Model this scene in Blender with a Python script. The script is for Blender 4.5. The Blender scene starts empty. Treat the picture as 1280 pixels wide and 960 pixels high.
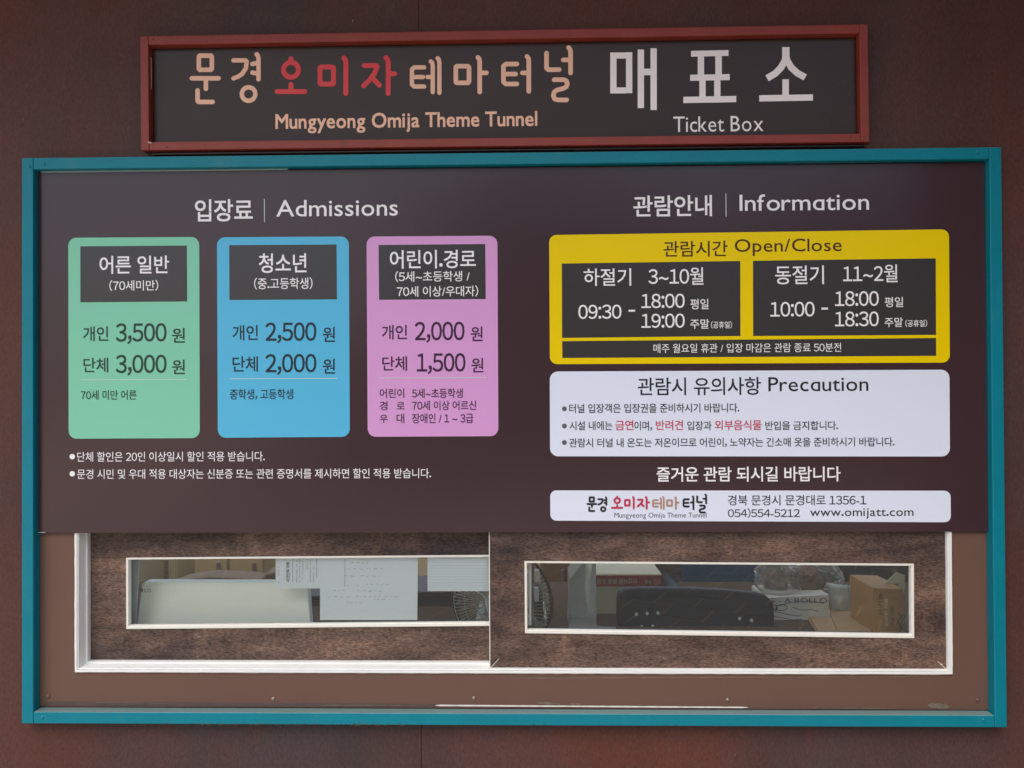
import bpy, bmesh, math, random
from mathutils import Vector, Matrix, noise
random.seed(7)
R = math.radians
scn = bpy.context.scene
C = scn.collection

# ------------------------------------------------------------------ camera
Z0 = 0.75                                    # height of the teal frame's foot above the ground
CX, CY, CZ = 0.0519, -1.8773, 0.8173 + Z0
pitch, yaw, roll = 0.00760, 0.02030, 0.00484
F = 961.0
def _rot():
    cy_, sy_ = math.cos(yaw), math.sin(yaw)
    a = Matrix(((cy_, -sy_, 0), (sy_, cy_, 0), (0, 0, 1)))
    b = Matrix(((1, 0, 0), (0, math.cos(pitch), -math.sin(pitch)), (0, math.sin(pitch), math.cos(pitch))))
    c = Matrix(((math.cos(roll), 0, math.sin(roll)), (0, 1, 0), (-math.sin(roll), 0, math.cos(roll))))
    return a @ b @ c
RM = _rot()
cam = bpy.data.cameras.new('camera')
cam.sensor_width = 36.0
cam.lens = F / 1280 * 36
cam.clip_start = 0.02
cam.clip_end = 500
camo = bpy.data.objects.new('camera', cam)
C.objects.link(camo)
rx, ry, rz = RM.col[0], RM.col[1], RM.col[2]
camo.matrix_world = Matrix(((rx[0], rz[0], -ry[0], CX), (rx[1], rz[1], -ry[1], CY), (rx[2], rz[2], -ry[2], CZ), (0, 0, 0, 1)))
scn.camera = camo

def P(px, py, y=0.0):
    """photo pixel (1280 x 960) on the plane at depth y"""
    d = RM @ Vector(((px - 640) / F, 1.0, (480 - py) / F))
    t = (y - CY) / d.y
    return Vector((CX + d.x * t, y, CZ + d.z * t))

# ------------------------------------------------------------------ sky, sun, exposure
SUN_EL, SUN_AZ = 60.0, 205.0                 # sun from the front, high and a little to the left, behind thin cloud
w = bpy.data.worlds.new('World')
scn.world = w
w.use_nodes = True
nt = w.node_tree
bg = nt.nodes['Background']
sky = nt.nodes.new('ShaderNodeTexSky')
sky.sky_type = 'NISHITA'
sky.sun_disc = False
sky.sun_elevation = R(SUN_EL)
sky.sun_rotation = R(SUN_AZ)
sky.air_density = 1.0
sky.dust_density = 3.2
sky.ozone_density = 1.0
nt.links.new(sky.outputs[0], bg.inputs[0])
bg.inputs[1].default_value = 0.12
sun = bpy.data.lights.new('sun', 'SUN')
sun.energy = 1.5
sun.angle = R(60)
sun.color = (1.0, 0.93, 0.83)
so = bpy.data.objects.new('sun', sun)
C.objects.link(so)
a, e = R(SUN_AZ), R(SUN_EL)
sdir = Vector((math.sin(a) * math.cos(e), math.cos(a) * math.cos(e), math.sin(e)))
so.rotation_euler = sdir.to_track_quat('Z', 'Y').to_euler()
so.location = (0, -6, 6)
scn.view_settings.view_transform = 'Standard'
scn.view_settings.look = 'None'
scn.view_settings.gamma = 1
scn.view_settings.exposure = 0.73
scn.view_settings.use_curve_mapping = False
scn.cycles.max_bounces = 10
scn.cycles.transparent_max_bounces = 16

# ------------------------------------------------------------------ helpers
def lin(c):
    return tuple(((v / 255) / 12.92 if v / 255 <= 0.04045 else ((v / 255 + 0.055) / 1.055) ** 2.4) for v in c)

MATS = {}
def M(name, rgb, rough=0.5, var=0.0, scale=6, grain=0.0, gscale=450, bump=0.0, metal=0.0, spec=0.5,
      coat=0.0, spots=None, stretch=(1, 1, 1), second=None, secamt=0.5, secscale=3, rvar=0.0, wave=0.0, dust=0.0, dirt=None):
    """procedural material; rgb in sRGB 0-255"""
    if name in MATS:
        return MATS[name]
    m = bpy.data.materials.new(name)
    m.use_nodes = True
    t = m.node_tree
    b = t.nodes['Principled BSDF']
    L = t.links.new
    N = t.nodes.new
    col = lin(rgb)
    b.inputs['Roughness'].default_value = rough
    b.inputs['Metallic'].default_value = metal
    b.inputs['Specular IOR Level'].default_value = spec
    b.inputs['Coat Weight'].default_value = coat
    b.inputs['Coat Roughness'].default_value = 0.25
    tc = N('ShaderNodeTexCoord')
    mp = N('ShaderNodeMapping')
    mp.inputs['Scale'].default_value = stretch
    mp.inputs['Location'].default_value = (random.random() * 10, random.random() * 10, random.random() * 10)
    L(tc.outputs['Object'], mp.inputs[0])
    cur = None
    def nz(sc, det=4, ro=0.6):
        n = N('ShaderNodeTexNoise')
        n.inputs['Scale'].default_value = sc
        n.inputs['Detail'].default_value = det
        n.inputs['Roughness'].default_value = ro
        L(mp.outputs[0], n.inputs['Vector'])
        return n
    def mix(fac, a_, b_, blend='MIX'):
        x = N('ShaderNodeMix')
        x.data_type = 'RGBA'
        x.blend_type = blend
        if isinstance(fac, float): x.inputs['Factor'].default_value = fac
        else: L(fac, x.inputs['Factor'])
        for k, v in ((6, a_), (7, b_)):
            if isinstance(v, tuple): x.inputs[k].default_value = (*v[:3], 1)
            else: L(v, x.inputs[k])
        return x.outputs[2]
    def ramp(src, p0, p1, c0=(0, 0, 0), c1=(1, 1, 1)):
        r_ = N('ShaderNodeValToRGB')
        r_.color_ramp.elements[0].position = p0
        r_.color_ramp.elements[1].position = p1
        r_.color_ramp.elements[0].color = (*c0, 1)
        r_.color_ramp.elements[1].color = (*c1, 1)
        L(src, r_.inputs[0])
        return r_.outputs[0]
    cur = col
    if second:
        n = nz(secscale, 5, 0.62)
        cur = mix(ramp(n.outputs[0], 0.5 - secamt * 0.25, 0.5 + secamt * 0.3), cur, lin(second))
    if var:
        n = nz(scale)
        g = ramp(n.outputs[0], 0.3, 0.7, (1 - var,) * 3, (1 + var,) * 3)
        cur = mix(1.0, cur, g, 'MULTIPLY')
    if dirt:                                   # runs and blotches with a shape of their own
        dcol, dth, dsc, dstr = dirt
        mp2 = N('ShaderNodeMapping')
        mp2.inputs['Scale'].default_value = dstr
        L(tc.outputs['Object'], mp2.inputs[0])
        n = N('ShaderNodeTexNoise')
        n.inputs['Scale'].default_value = dsc
        n.inputs['Detail'].default_value = 6
        n.inputs['Roughness'].default_value = 0.7
        L(mp2.outputs[0], n.inputs['Vector'])
        cur = mix(ramp(n.outputs[0], dth, dth + 0.14, (0, 0, 0), (0.55,) * 3), cur, lin(dcol))
    if dust:                                   # settled dust on upward faces
        ge = N('ShaderNodeNewGeometry')
        sp = N('ShaderNodeSeparateXYZ')
        L(ge.outputs['Normal'], sp.inputs[0])
        cur = mix(ramp(sp.outputs[2], 0.45, 0.95, (0, 0, 0), (dust,) * 3), cur, lin((150, 146, 134)))
    gn = None
    if grain:
        gn = nz(gscale, 2, 0.7)
        g = ramp(gn.outputs[0], 0.3, 0.7, (1 - grain,) * 3, (1 + grain,) * 3)
        cur = mix(1.0, cur, g, 'MULTIPLY')
    if spots:
        scol, sth, ssc = spots
        n = nz(ssc, 3, 0.5)
        cur = mix(ramp(n.outputs[0], sth, sth + 0.02), cur, lin(scol))
    if isinstance(cur, tuple): b.inputs['Base Color'].default_value = (*cur, 1)
    else: L(cur, b.inputs['Base Color'])
    if rvar:
        n = nz(5, 4)
        mr = N('ShaderNodeMapRange')
        mr.inputs['To Min'].default_value = max(0.05, rough - rvar)
        mr.inputs['To Max'].default_value = min(1, rough + rvar)
        L(n.outputs[0], mr.inputs['Value'])
        L(mr.outputs[0], b.inputs['Roughness'])
    if wave:
        n = nz(2.2, 1, 0.4)
        wb = N('ShaderNodeBump')
        wb.inputs['Strength'].default_value = wave
        wb.inputs['Distance'].default_value = 0.01
        L(n.outputs[0], wb.inputs['Height'])
        L(wb.outputs[0], b.inputs['Normal'])
    if bump:
        bp = N('ShaderNodeBump')
        bp.inputs['Strength'].default_value = bump
        bp.inputs['Distance'].default_value = 0.001
        src = gn or nz(gscale, 3, 0.6)
        L(src.outputs[0], bp.inputs['Height'])
        L(bp.outputs[0], b.inputs['Normal'])
    MATS[name] = m
    return m

def glass_mat(name, tint=(0.93, 0.97, 0.95), rough=0.0, boost=1.0, milk=0.0):
    m = bpy.data.materials.new(name)
    m.use_nodes = True
    t = m.node_tree
    t.nodes.remove(t.nodes['Principled BSDF'])
    tr = t.nodes.new('ShaderNodeBsdfTransparent')
    tr.inputs[0].default_value = (*tint, 1)
    gl = t.nodes.new('ShaderNodeBsdfGlossy')
    gl.inputs['Roughness'].default_value = rough
    gl.inputs['Color'].default_value = (boost, boost, boost, 1)
    fr = t.nodes.new('ShaderNodeFresnel')
    fr.inputs[0].default_value = 1.42
    mx = t.nodes.new('ShaderNodeMixShader')
    t.links.new(fr.outputs[0], mx.inputs[0])
    t.links.new(tr.outputs[0], mx.inputs[1])
    t.links.new(gl.outputs[0], mx.inputs[2])
    out = mx.outputs[0]
    if milk:
        df = t.nodes.new('ShaderNodeBsdfDiffuse')
        df.inputs[0].default_value = (0.75, 0.78, 0.76, 1)
        m2 = t.nodes.new('ShaderNodeMixShader')
        m2.inputs[0].default_value = milk
        t.links.new(out, m2.inputs[1])
        t.links.new(df.outputs[0], m2.inputs[2])
        out = m2.outputs[0]
    t.links.new(out, t.nodes['Material Output'].inputs[0])
    return m

ORG = {}
def thing(name, label, cat, base, group=None):
    o = bpy.data.objects.new(name, None)
    C.objects.link(o)
    o.empty_display_size = 0.1
    o.location = base
    o['label'] = label
    o['category'] = cat
    if group: o['group'] = group
    ORG[o.name] = Vector(base)
    return o

def link(name, me, mat, parent=None, label=None):
    o = bpy.data.objects.new(name, me)
    C.objects.link(o)
    if mat: 
        me.materials.clear()
        me.materials.append(mat)
    if parent: o.parent = parent
    if label: o['label'] = label
    return o

def part(name, bm, mat, parent=None, label=None, bevel=0.0, smooth=False, seg=2, kind=None):
    """bm in world coordinates -> one mesh object under parent"""
    org = Vector((0, 0, 0))
    if parent: org = ORG[parent.name]
    bmesh.ops.recalc_face_normals(bm, faces=bm.faces)
    bmesh.ops.translate(bm, verts=bm.verts, vec=-org)
    me = bpy.data.meshes.new(name)
    bm.to_mesh(me)
    bm.free()
    if smooth:
        for p in me.polygons: p.use_smooth = True
    o = link(name, me, mat, parent, label)
    ORG[o.name] = org
    if bevel:
        md = o.modifiers.new('bevel', 'BEVEL')
        md.width = bevel
        md.segments = seg
        md.limit_method = 'ANGLE'
        md.angle_limit = R(40)
    if kind: o['kind'] = kind
    return o

def tag(o, label, cat, group=None):
    o['label'] = label
    o['category'] = cat
    if group: o['group'] = group
    return o

def BM(): return bmesh.new()

def box(bm, x0, x1, y0, y1, z0, z1, m=None):
    vs = [bm.verts.new(p) for p in ((x0, y0, z0), (x1, y0, z0), (x1, y1, z0), (x0, y1, z0), (x0, y0, z1), (x1, y0, z1), (x1, y1, z1), (x0, y1, z1))]
    if m:
        for v in vs: v.co = m @ v.co
    for f in ((0, 1, 5, 4), (1, 2, 6, 5), (2, 3, 7, 6), (3, 0, 4, 7), (4, 5, 6, 7), (3, 2, 1, 0)):
        bm.faces.new([vs[i] for i in f])
    return vs

def prism(bm, pts, y0, y1):
    """pts: (x,z) outline, extruded from y0 (front) to y1 (back)"""
    n = len(pts)
    a_ = [bm.verts.new((p[0], y0, p[1])) for p in pts]
    b_ = [bm.verts.new((p[0], y1, p[1])) for p in pts]
    bm.faces.new(a_)
    bm.faces.new(b_[::-1])
    for i in range(n):
        j = (i + 1) % n
        bm.faces.new((a_[i], b_[i], b_[j], a_[j]))

def pxprism(bm, pix, y0, y1):
    pts = [P(u, v, y0) for u, v in pix]
    prism(bm, [(p.x, p.z) for p in pts], y0, y1)

def rrect(p4, r, n=6):
    """rounded outline for a quad TL TR BR BL of (x,z)"""
    out = []
    q = [Vector(p) for p in p4]
    for i in range(4):
        c, pr, nx = q[i], q[i - 1], q[(i + 1) % 4]
        u = (pr - c).normalized()
        v = (nx - c).normalized()
        for k in range(n + 1):
            t = k / n * math.pi / 2
            out.append(c + u * r * (1 - math.sin(t)) + v * r * (1 - math.cos(t)))
    return [(p.x, p.y) for p in out]

def pxrr(bm, pix, r, y0, y1):
    pts = [P(u, v, y0) for u, v in pix]
    prism(bm, rrect([(p.x, p.z) for p in pts], r), y0, y1)

def tube(bm, pts, r, n=8, closed=False):
    pts = [Vector(p) for p in pts]
    rings = []
    m = len(pts)
    for i, p in enumerate(pts):
        if closed: d = pts[(i + 1) % m] - pts[i - 1]
        else: d = pts[min(i + 1, m - 1)] - pts[max(i - 1, 0)]
        d.normalize()
        up = Vector((0, 0, 1)) if abs(d.z) < 0.9 else Vector((1, 0, 0))
        s = d.cross(up).normalized()
        t = s.cross(d)
        rings.append([bm.verts.new(p + (s * math.cos(2 * math.pi * k / n) + t * math.sin(2 * math.pi * k / n)) * r) for k in range(n)])
    for i in range(m if closed else m - 1):
        A, B = rings[i], rings[(i + 1) % m]
        for k in range(n):
            bm.faces.new((A[k], A[(k + 1) % n], B[(k + 1) % n], B[k]))
    if not closed:
        bm.faces.new(rings[0][::-1])
        bm.faces.new(rings[-1])

def ring_profile(bm, p4, prof):
    """p4 TL TR BR BL (x,z); prof list of (inset, y): swept round the rectangle"""
    q = [Vector(p) for p in p4]
    cx_ = sum((p.x for p in q)) / 4
    cz_ = sum((p.y for p in q)) / 4
    loops = []
    for ins, y in prof:
        lp = []
        for p in q:
            lp.append(bm.verts.new((p.x + (ins if p.x < cx_ else -ins), y, p.y + (ins if p.y < cz_ else -ins))))
        loops.append(lp)
    for A, B in zip(loops, loops[1:]):
        for k in range(4):
            bm.faces.new((A[k], A[(k + 1) % 4], B[(k + 1) % 4], B[k]))

# ---- lettering
GCACHE = {}
PRINTS = []          # every piece of lettering waits here until all are known
def _src(ch):
    if ch == 'ɑ': return 'd'
    if ch.isdigit() or ch in '.,:()': return chr(ord(ch) + 0xFEE0)       # wide figures share the drawing of the Korean face
    return ch
def _bake(wanted):
    """all characters in one text, one per line, cut apart again by line"""
    chars = [c for c in dict.fromkeys(wanted) if c.strip() and c != 'ɑ']
    cu = bpy.data.curves.new('lettering', 'FONT')
    cu.body = '\n'.join(['H'] + [_src(c) for c in chars] + ['H'])
    cu.size = 1.0
    cu.space_line = 3.0
    cu.resolution_u = 3
    o = bpy.data.objects.new('tmp', cu)
    me = bpy.data.meshes.new_from_object(o)
    bpy.data.objects.remove(o)
    ymin = min(v.co.y for v in me.vertices)
    top = [v.co.y for v in me.vertices]
    base0 = 0.0
    n = len(chars) + 1
    # H sits on the baseline: foot of the first H is at 0, of the last at -n * step
    foot0 = min(v.co.y for v in me.vertices if v.co.y > -0.3)
    step = (foot0 - ymin) / n
    bands = {}
    for p in me.polygons:
        yc = sum(me.vertices[i].co.y for i in p.vertices) / len(p.vertices)
        k = round((foot0 + 0.35 - yc) / step)
        bands.setdefault(k, []).append(tuple(p.vertices))
    for k, c in enumerate(chars, 1):
        fs = bands.get(k, [])
        idx = {}
        vs = []
        out = []
        for f in fs:
            g_ = []
            for i in f:
                if i not in idx:
                    idx[i] = len(vs)
                    co = me.vertices[i].co
                    vs.append((co.x, co.y + k * step))
                g_.append(idx[i])
            out.append(tuple(g_))
        xs = [v[0] for v in vs] or [0, 0]
        GCACHE[c] = (vs, out, min(xs), max(xs))
    bpy.data.meshes.remove(me)
    bpy.data.curves.remove(cu)
def glyph(ch):
    """(verts, faces, ink left, ink right) of one character at size 1"""
    if ch == 'ɑ' and ch not in GCACHE:           # one-storey a: a d cut down to x-height
        vs, fs, a_, b_ = GCACHE['d']
        xh = max(y for x, y in GCACHE['x'][0])
        GCACHE[ch] = ([(x, min(y, xh)) for x, y in vs], fs, a_, b_)
    return GCACHE[ch]

def text_mesh(s, bold=0.0, spacing=1.0):
    """lay the characters out; a heavier weight is printed as slightly shifted passes, each a hair above the other"""
    V, Fc, D = [], [], []
    x = 0.0
    shifts = [(0, 0)] if bold <= 0.001 else [(-bold, -bold), (bold, -bold), (bold, bold), (-bold, bold)]
    for k, ch in enumerate(s):
        if ch == ' ':
            x += 0.27
            continue
        vs, fs, a_, b_ = glyph(ch)
        if ch.isdigit():
            adv = 0.585; dx = x + (adv - (b_ - a_)) / 2 - a_
        elif ord(ch) < 0x3000:
            sb = 0.03 if ch in '.,:()/' else 0.012 if ch in 'ATVWyvwrtfk' else 0.05
            adv = (b_ - a_) + 2 * sb; dx = x + sb - a_
        else:
            adv = 0.90; dx = x - 0.01
        for q, (sx, sy) in enumerate(shifts):
            n0 = len(V)
            V += [(vx + dx + sx, vy + sy) for vx, vy in vs]
            D += [((k % 2) * 4 + q) * 0.000012] * len(vs)
            Fc += [tuple(i + n0 for i in f) for f in fs]
        x += adv * spacing
    me = bpy.data.meshes.new('lettering')
    me.from_pydata([(vx, vy, d) for (vx, vy), d in zip(V, D)], [], Fc)
    return me

def text(s, x0, x1, y0, y1, depth, mat, parent, bold=0.01, rot180=False, spacing=1.0, name='lettering', vert=False):
    """print the string so that its ink fills the photo box x0..x1, y0..y1 (read at its left end) on plane `depth`"""
    me = bpy.data.meshes.new(name)
    o = link(name, me, mat, parent)
    ORG[o.name] = ORG[parent.name]
    PRINTS.append((o, s, x0, x1, y0, y1, depth, bold, rot180, spacing, vert))
    return o

def set_type():
    """give all the waiting lettering its shape"""
    _bake('dx' + ''.join(p[1] for p in PRINTS))
    for o, s, x0, x1, y0, y1, depth, bold, rot180, spacing, vert in PRINTS:
        me = text_mesh(s, bold, spacing)
        xs = [v.co.x for v in me.vertices]
        ys = [v.co.y for v in me.vertices]
        ax, bx_, ay, by = min(xs), max(xs), min(ys), max(ys)
        tl, bl, r_ = P(x0, y0, depth), P(x0, y1, depth), P(x1, y1, depth)
        W, H = r_.x - bl.x, tl.z - bl.z
        org = ORG[o.parent.name]
        for v in me.vertices:
            u = (v.co.x - ax) / (bx_ - ax)
            t = (v.co.y - ay) / (by - ay)
            if vert: u, t = 1 - t, u
            if rot180: u, t = 1 - u, 1 - t
            v.co = Vector((bl.x + u * W, depth - v.co.z, bl.z + t * H)) - org
        old = o.data
        mt = old.materials[0]
        me.materials.append(mt)
        o.data = me
        bpy.data.meshes.remove(old)

STEP = [0]
def stroke(bm, pts, wd, depth, cap=True):
    """flat ribbon with round ends along (x,z) points; each piece a hair in front of the last"""
    def nd():
        STEP[0] = (STEP[0] + 1) % 24
        return depth - 0.00003 * STEP[0]
    pts = [Vector(p) for p in pts]
    h = wd / 2
    for a_, b_ in zip(pts, pts[1:]):
        d = (b_ - a_)
        if d.length < 1e-6: continue
        n = Vector((-d.y, d.x)).normalized() * h
        y = nd()
        bm.faces.new([bm.verts.new((q.x, y, q.y)) for q in (a_ - n, b_ - n, b_ + n, a_ + n)])
    if cap:
        for p in pts:
            y = nd()
            bm.faces.new([bm.verts.new((p.x + h * math.cos(k * math.pi / 8), y, p.y + h * math.sin(k * math.pi / 8))) for k in range(16)])

# ------------------------------------------------------------------ materials
m_wall = M('rust_brown_steel', (70, 57, 57), rough=0.62, spec=0.3, var=0.12, scale=5, grain=0.20, gscale=260, bump=0.25, second=(94, 50, 38), secamt=0.6, secscale=1.3, stretch=(1, 1, 0.4), spots=((168, 150, 142), 0.785, 150), rvar=0.08, dirt=((110, 54, 32), 0.60, 2.6, (1.6, 1, .22)))
m_eave = M('eave_paint', (150, 124, 108), rough=0.6, var=0.1)
m_teal = M('teal_paint', (0, 124, 142), rough=0.42, spec=0.3, var=0.05, scale=10, grain=0.07, gscale=300, bump=0.08, spots=((70, 74, 64), 0.755, 110), dust=0.55, dirt=((70, 128, 134), 0.60, 5, (1, 1, .35)), rvar=.08)
m_red = M('oxide_red_paint', (138, 54, 44), rough=0.5, var=0.10, scale=14, grain=0.08, gscale=300, bump=0.1, spots=((190, 150, 140), 0.775, 160), dust=0.3, dirt=((104, 56, 46), 0.56, 6, (1, 1, .6)))
m_board = M('plum_board_film', (62, 43, 49), rough=0.22, var=0.03, scale=2, spec=0.5, rvar=0.05, wave=0.35)
m_sign = M('charcoal_sign_film', (62, 49, 44), rough=0.26, var=0.03, scale=2, spec=0.25, rvar=0.05, wave=0.3)
m_char = M('charcoal_print', (58, 55, 56), rough=0.26)
m_white = M('white_print', (240, 238, 240), rough=0.35)
m_whitecard = M('white_card_film', (222, 230, 246), rough=0.30, spec=0.4)
m_green = M('green_card_film', (126, 204, 173), rough=0.30, spec=0.4)
m_blue = M('blue_card_film', (84, 184, 224), rough=0.30, spec=0.4)
m_pink = M('pink_card_film', (213, 156, 211), rough=0.30, spec=0.4)
m_yellow = M('yellow_card_film', (236, 206, 0), rough=0.30, spec=0.25)
m_dkgreen = M('dark_green_print', (16, 56, 42), rough=0.35)
m_dkblue = M('dark_navy_print', (18, 36, 52), rough=0.35)
m_dkplum = M('dark_plum_print', (62, 20, 58), rough=0.35)
m_rule = M('pale_rule_print', (205, 222, 220), rough=0.35)
m_brownink = M('brown_print', (62, 26, 8), rough=0.35)
m_ink = M('black_print', (26, 26, 32), rough=0.35)
m_grey = M('grey_print', (92, 92, 100), rough=0.35)
m_crimson = M('crimson_print', (192, 52, 84), rough=0.35)
m_tan = M('tan_print', (248, 196, 166), rough=0.4)
m_tan2 = M('tan_logo_print', (176, 140, 120), rough=0.4)
m_redprint = M('red_print', (222, 52, 56), rough=0.4)
m_signwhite = M('sign_white_print', (252, 244, 244), rough=0.4)
m_pvc = M('white_window_profile', (236, 238, 236), rough=0.35, var=0.03, scale=20, grain=0.03, spots=((120, 112, 104), 0.80, 160))
m_trim = M('cream_trim', (232, 230, 220), rough=0.4, var=0.04, scale=30)
m_film = M('stone_pattern_film', (60, 49, 49), rough=0.5, spec=0.3, var=0.24, scale=20, grain=0.62, gscale=270, stretch=(.42, 1, 1.3), second=(120, 96, 82), secamt=0.8, secscale=5, dirt=((140, 114, 93), 0.58, 9, (1.3, 1, .4)), bump=0.15)
m_sheet = M('brown_painted_sheet', (106, 80, 69), rough=0.42, spec=0.3, var=0.04, scale=3, grain=0.03, spots=((150, 140, 128), 0.80, 60))
m_dark = M('dark_core', (26, 24, 24), rough=0.7)
m_caulk = M('white_caulk', (225, 222, 215), rough=0.6, var=0.1, scale=60)
m_dirty = M('dirty_caulk', (112, 102, 88), rough=0.7, var=0.3, scale=80)
m_steel = M('screw_steel', (150, 140, 128), rough=0.45, metal=0.6, var=0.2, scale=90)
m_glass = glass_mat('window_glass', tint=(.99, 1.0, .99), boost=1.0)

# ------------------------------------------------------------------ ground and booth shell (the setting)
m_pave = M('grey_paving', (156, 152, 148), rough=0.85, var=0.10, scale=5, grain=0.14, gscale=180, bump=0.3)
m_joint = M('sand_joint', (232, 206, 174), rough=0.9, var=0.2, scale=30)
b = BM()
box(b, -60, 60, -60, 60, -0.2, -0.0025)
g = part('ground', b, m_joint)
g['kind'] = 'structure'
b = BM()
ang = R(28)
S = 0.30
rotm = Matrix.Rotation(ang, 4, 'Z')
for i in range(-26, 27):
    for j in range(-26, 27):
        c = rotm @ Vector(((i + (0.5 if j % 2 else 0)) * S, j * S, 0))
        if not (-4.5 < c.x < 4.5 and -6.5 < c.y < -0.1): continue
        m4 = Matrix.Translation(c) @ rotm
        hgt = random.uniform(-0.0015, 0.0015)
        box(b, -S / 2 + .008, S / 2 - .008, -S / 2 + .008, S / 2 - .008, -0.012, hgt, m4)
g = part('pavement', b, m_pave)
g['kind'] = 'structure'

b = BM()   # added dark slope behind the camera: cuts low sky light and darkens reflections
rows = []
for i in range(41):
    t_ = i / 40
    x = -5.0 + t_ * 50
    row = []
    for j in range(13):
        u_ = j / 12
        edge = min(1, (x + 5.0) / 4)
        h_ = (6.5 * edge + 2.2 * noise.noise(Vector((x * .23, 3, 0)))) * u_ ** 1.2
        row.append(b.verts.new((x - 1.5 * u_, -9 - 9 * u_ + 1.3 * noise.noise(Vector((x * .4, u_ * 4, 5))), max(-.1, h_ + 1.1 * noise.noise(Vector((x * .8, u_ * 6, 1))) * u_))))
    rows.append(row)
for A, B in zip(rows, rows[1:]):
    for j in range(12): b.faces.new((A[j], A[j + 1], B[j + 1], B[j]))
o = part('added_dark_slope', b, M('dark_slope_green', (62, 74, 46), rough=.9, var=.4, scale=1.2), smooth=True)
o['kind'] = 'structure'

YW = 0.030                                   # face of the steel cladding
XL, XR, XT, XB = -1.2, 1.2, Z0 + 1.3985, Z0  # outer rectangle of the teal frame
seam = P(523, 30, YW).x
seam2 = P(529.5, 930, YW).x
wall = thing('booth_wall', 'rust brown steel clad wall of the ticket booth behind both framed signs', 'wall', (0, YW, 0))
ins = 0.012                                  # cladding reaches behind the frame tubes
def clad(xa, xb, xs_is_right):
    bb = BM()
    ya, yb = YW, YW + 0.003
    l, r_, t_, u_ = XL + ins, XR - ins, XT - ins, XB + ins
    if xs_is_right:   # sheet on the left of the seam: C shape
        prism(bb, [(xa, 0.0), (xb, 0.0), (xb, u_), (l, u_), (l, t_), (xb, t_), (xb, 3.2), (xa, 3.2)], ya, yb)
    else:
        prism(bb, [(xa, 0.0), (xb, 0.0), (xb, 3.2), (xa, 3.2), (xa, t_), (r_, t_), (r_, u_), (xa, u_)], ya, yb)
    return bb
part('cladding_sheet', clad(-3.6, seam - 0.0005, True), m_wall, wall, bevel=0.0006, seg=1)
part('cladding_sheet', clad(seam + 0.0005, 3.6, False), m_wall, wall, bevel=0.0006, seg=1)
b = BM()
for (x0, x1, z0, z1) in ((-3.6, XL + .008, 0, 3.2), (XR - .008, 3.6, 0, 3.2), (XL + .008, XR - .008, 0, XB + .008), (XL + .008, XR - .008, XT - .3, 3.2)):
    box(b, x0, x1, YW + .006, YW + .05, z0, z1)
part('wall_core', b, m_dark, wall)
b = BM()
box(b, -3.8, 3.8, -0.85, 0.13, 3.02, 3.12)
box(b, -3.8, 3.8, -0.87, -0.85, 2.97, 3.14)
part('eave', b, m_eave, wall, bevel=0.004)

b = BM()
box(b, 1.66, 1.90, -1.30, YW - .002, 0, 2.95)
part('side_light_block', b, m_wall, wall, bevel=0.003)  # added slab out of view, keeps light off the right side

# ------------------------------------------------------------------ teal frame
tf = thing('teal_frame', 'teal painted square tube frame around the price board and ticket window', 'frame', (0, 0.015, XB))
FW = 0.029
for (x0, x1, z0, z1) in ((XL, XL + FW, XB, XT), (XR - FW, XR, XB, XT), (XL + FW + .0005, XR - FW - .0005, XB, XB + FW), (XL + FW + .0005, XR - FW - .0005, XT - FW, XT)):
    b = BM()
    box(b, x0, x1, 0, 0.0297, z0, z1)
    part('frame_bar', b, m_teal, tf, bevel=0.0022, seg=3)

def screw(u, v, y, parent, mat, r=0.0042, hgt=0.002):
    p = P(u, v, y)
    bb = BM()
    n = 12
    prof = [(r, 0), (r * .95, hgt * .5), (r * .55, hgt), (r * .18, hgt * .95)]
    loops = [[bb.verts.new((p.x + q * math.cos(k * 2 * math.pi / n), y - d, p.z + q * math.sin(k * 2 * math.pi / n))) for k in range(n)] for q, d in prof]
    for A, B in zip(loops, loops[1:]):
        for k in range(n): bb.faces.new((A[k], A[(k + 1) % n], B[(k + 1) % n], B[k]))
    bb.faces.new(loops[-1])
    return part('screw', bb, mat, parent, smooth=False)
for u, v in ((53, 897), (55, 205), (1222, 191), (1229, 900), (37, 208)):
    screw(u, v, 0.0, tf, m_teal, r=0.004)
# flaked rust along the lower edge of the bottom bar
m_flake = M('rust_flake', (96, 78, 60), rough=0.8, var=0.3, scale=200)
b = BM()
for k in range(150):
    u = random.choice((random.gauss(300, 40), random.gauss(440, 45), random.uniform(200, 900)))
    vv = 905.3 + (u - 28) * 0.0033 - abs(random.gauss(0.3, 1.4))
    if vv < 898: continue
    p = P(u, vv, 0)
    rr = random.uniform(.0005, .0024)
    b.faces.new([b.verts.new((p.x + rr * random.uniform(.5, 1.3) * math.cos(t_), -0.0003, p.z + rr * random.uniform(.4, 1) * math.sin(t_))) for t_ in (0, 1, 2, 3, 4, 5)])
part('rust_spots', b, m_flake, tf, kind='stuff')

# ------------------------------------------------------------------ price board
YB = 0.018
pb = thing('price_board', 'dark plum information board with coloured fee cards and opening hours inside the teal frame', 'notice board', (0, YB, P(640, 665, YB).z))
zb = P(640, 664.6, YB).z
b = BM()
prism(b, [(XL + FW + .0006, P(50, 666.3, YB).z), (XR - FW - .0006, P(1232, 664.6, YB).z), (XR - FW - .0006, XT - FW - .002), (XL + FW + .0006, XT - FW - .002)], YB, YB + 0.004)
part('board_sheet', b, m_board, pb, bevel=0.0006, seg=1)
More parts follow.
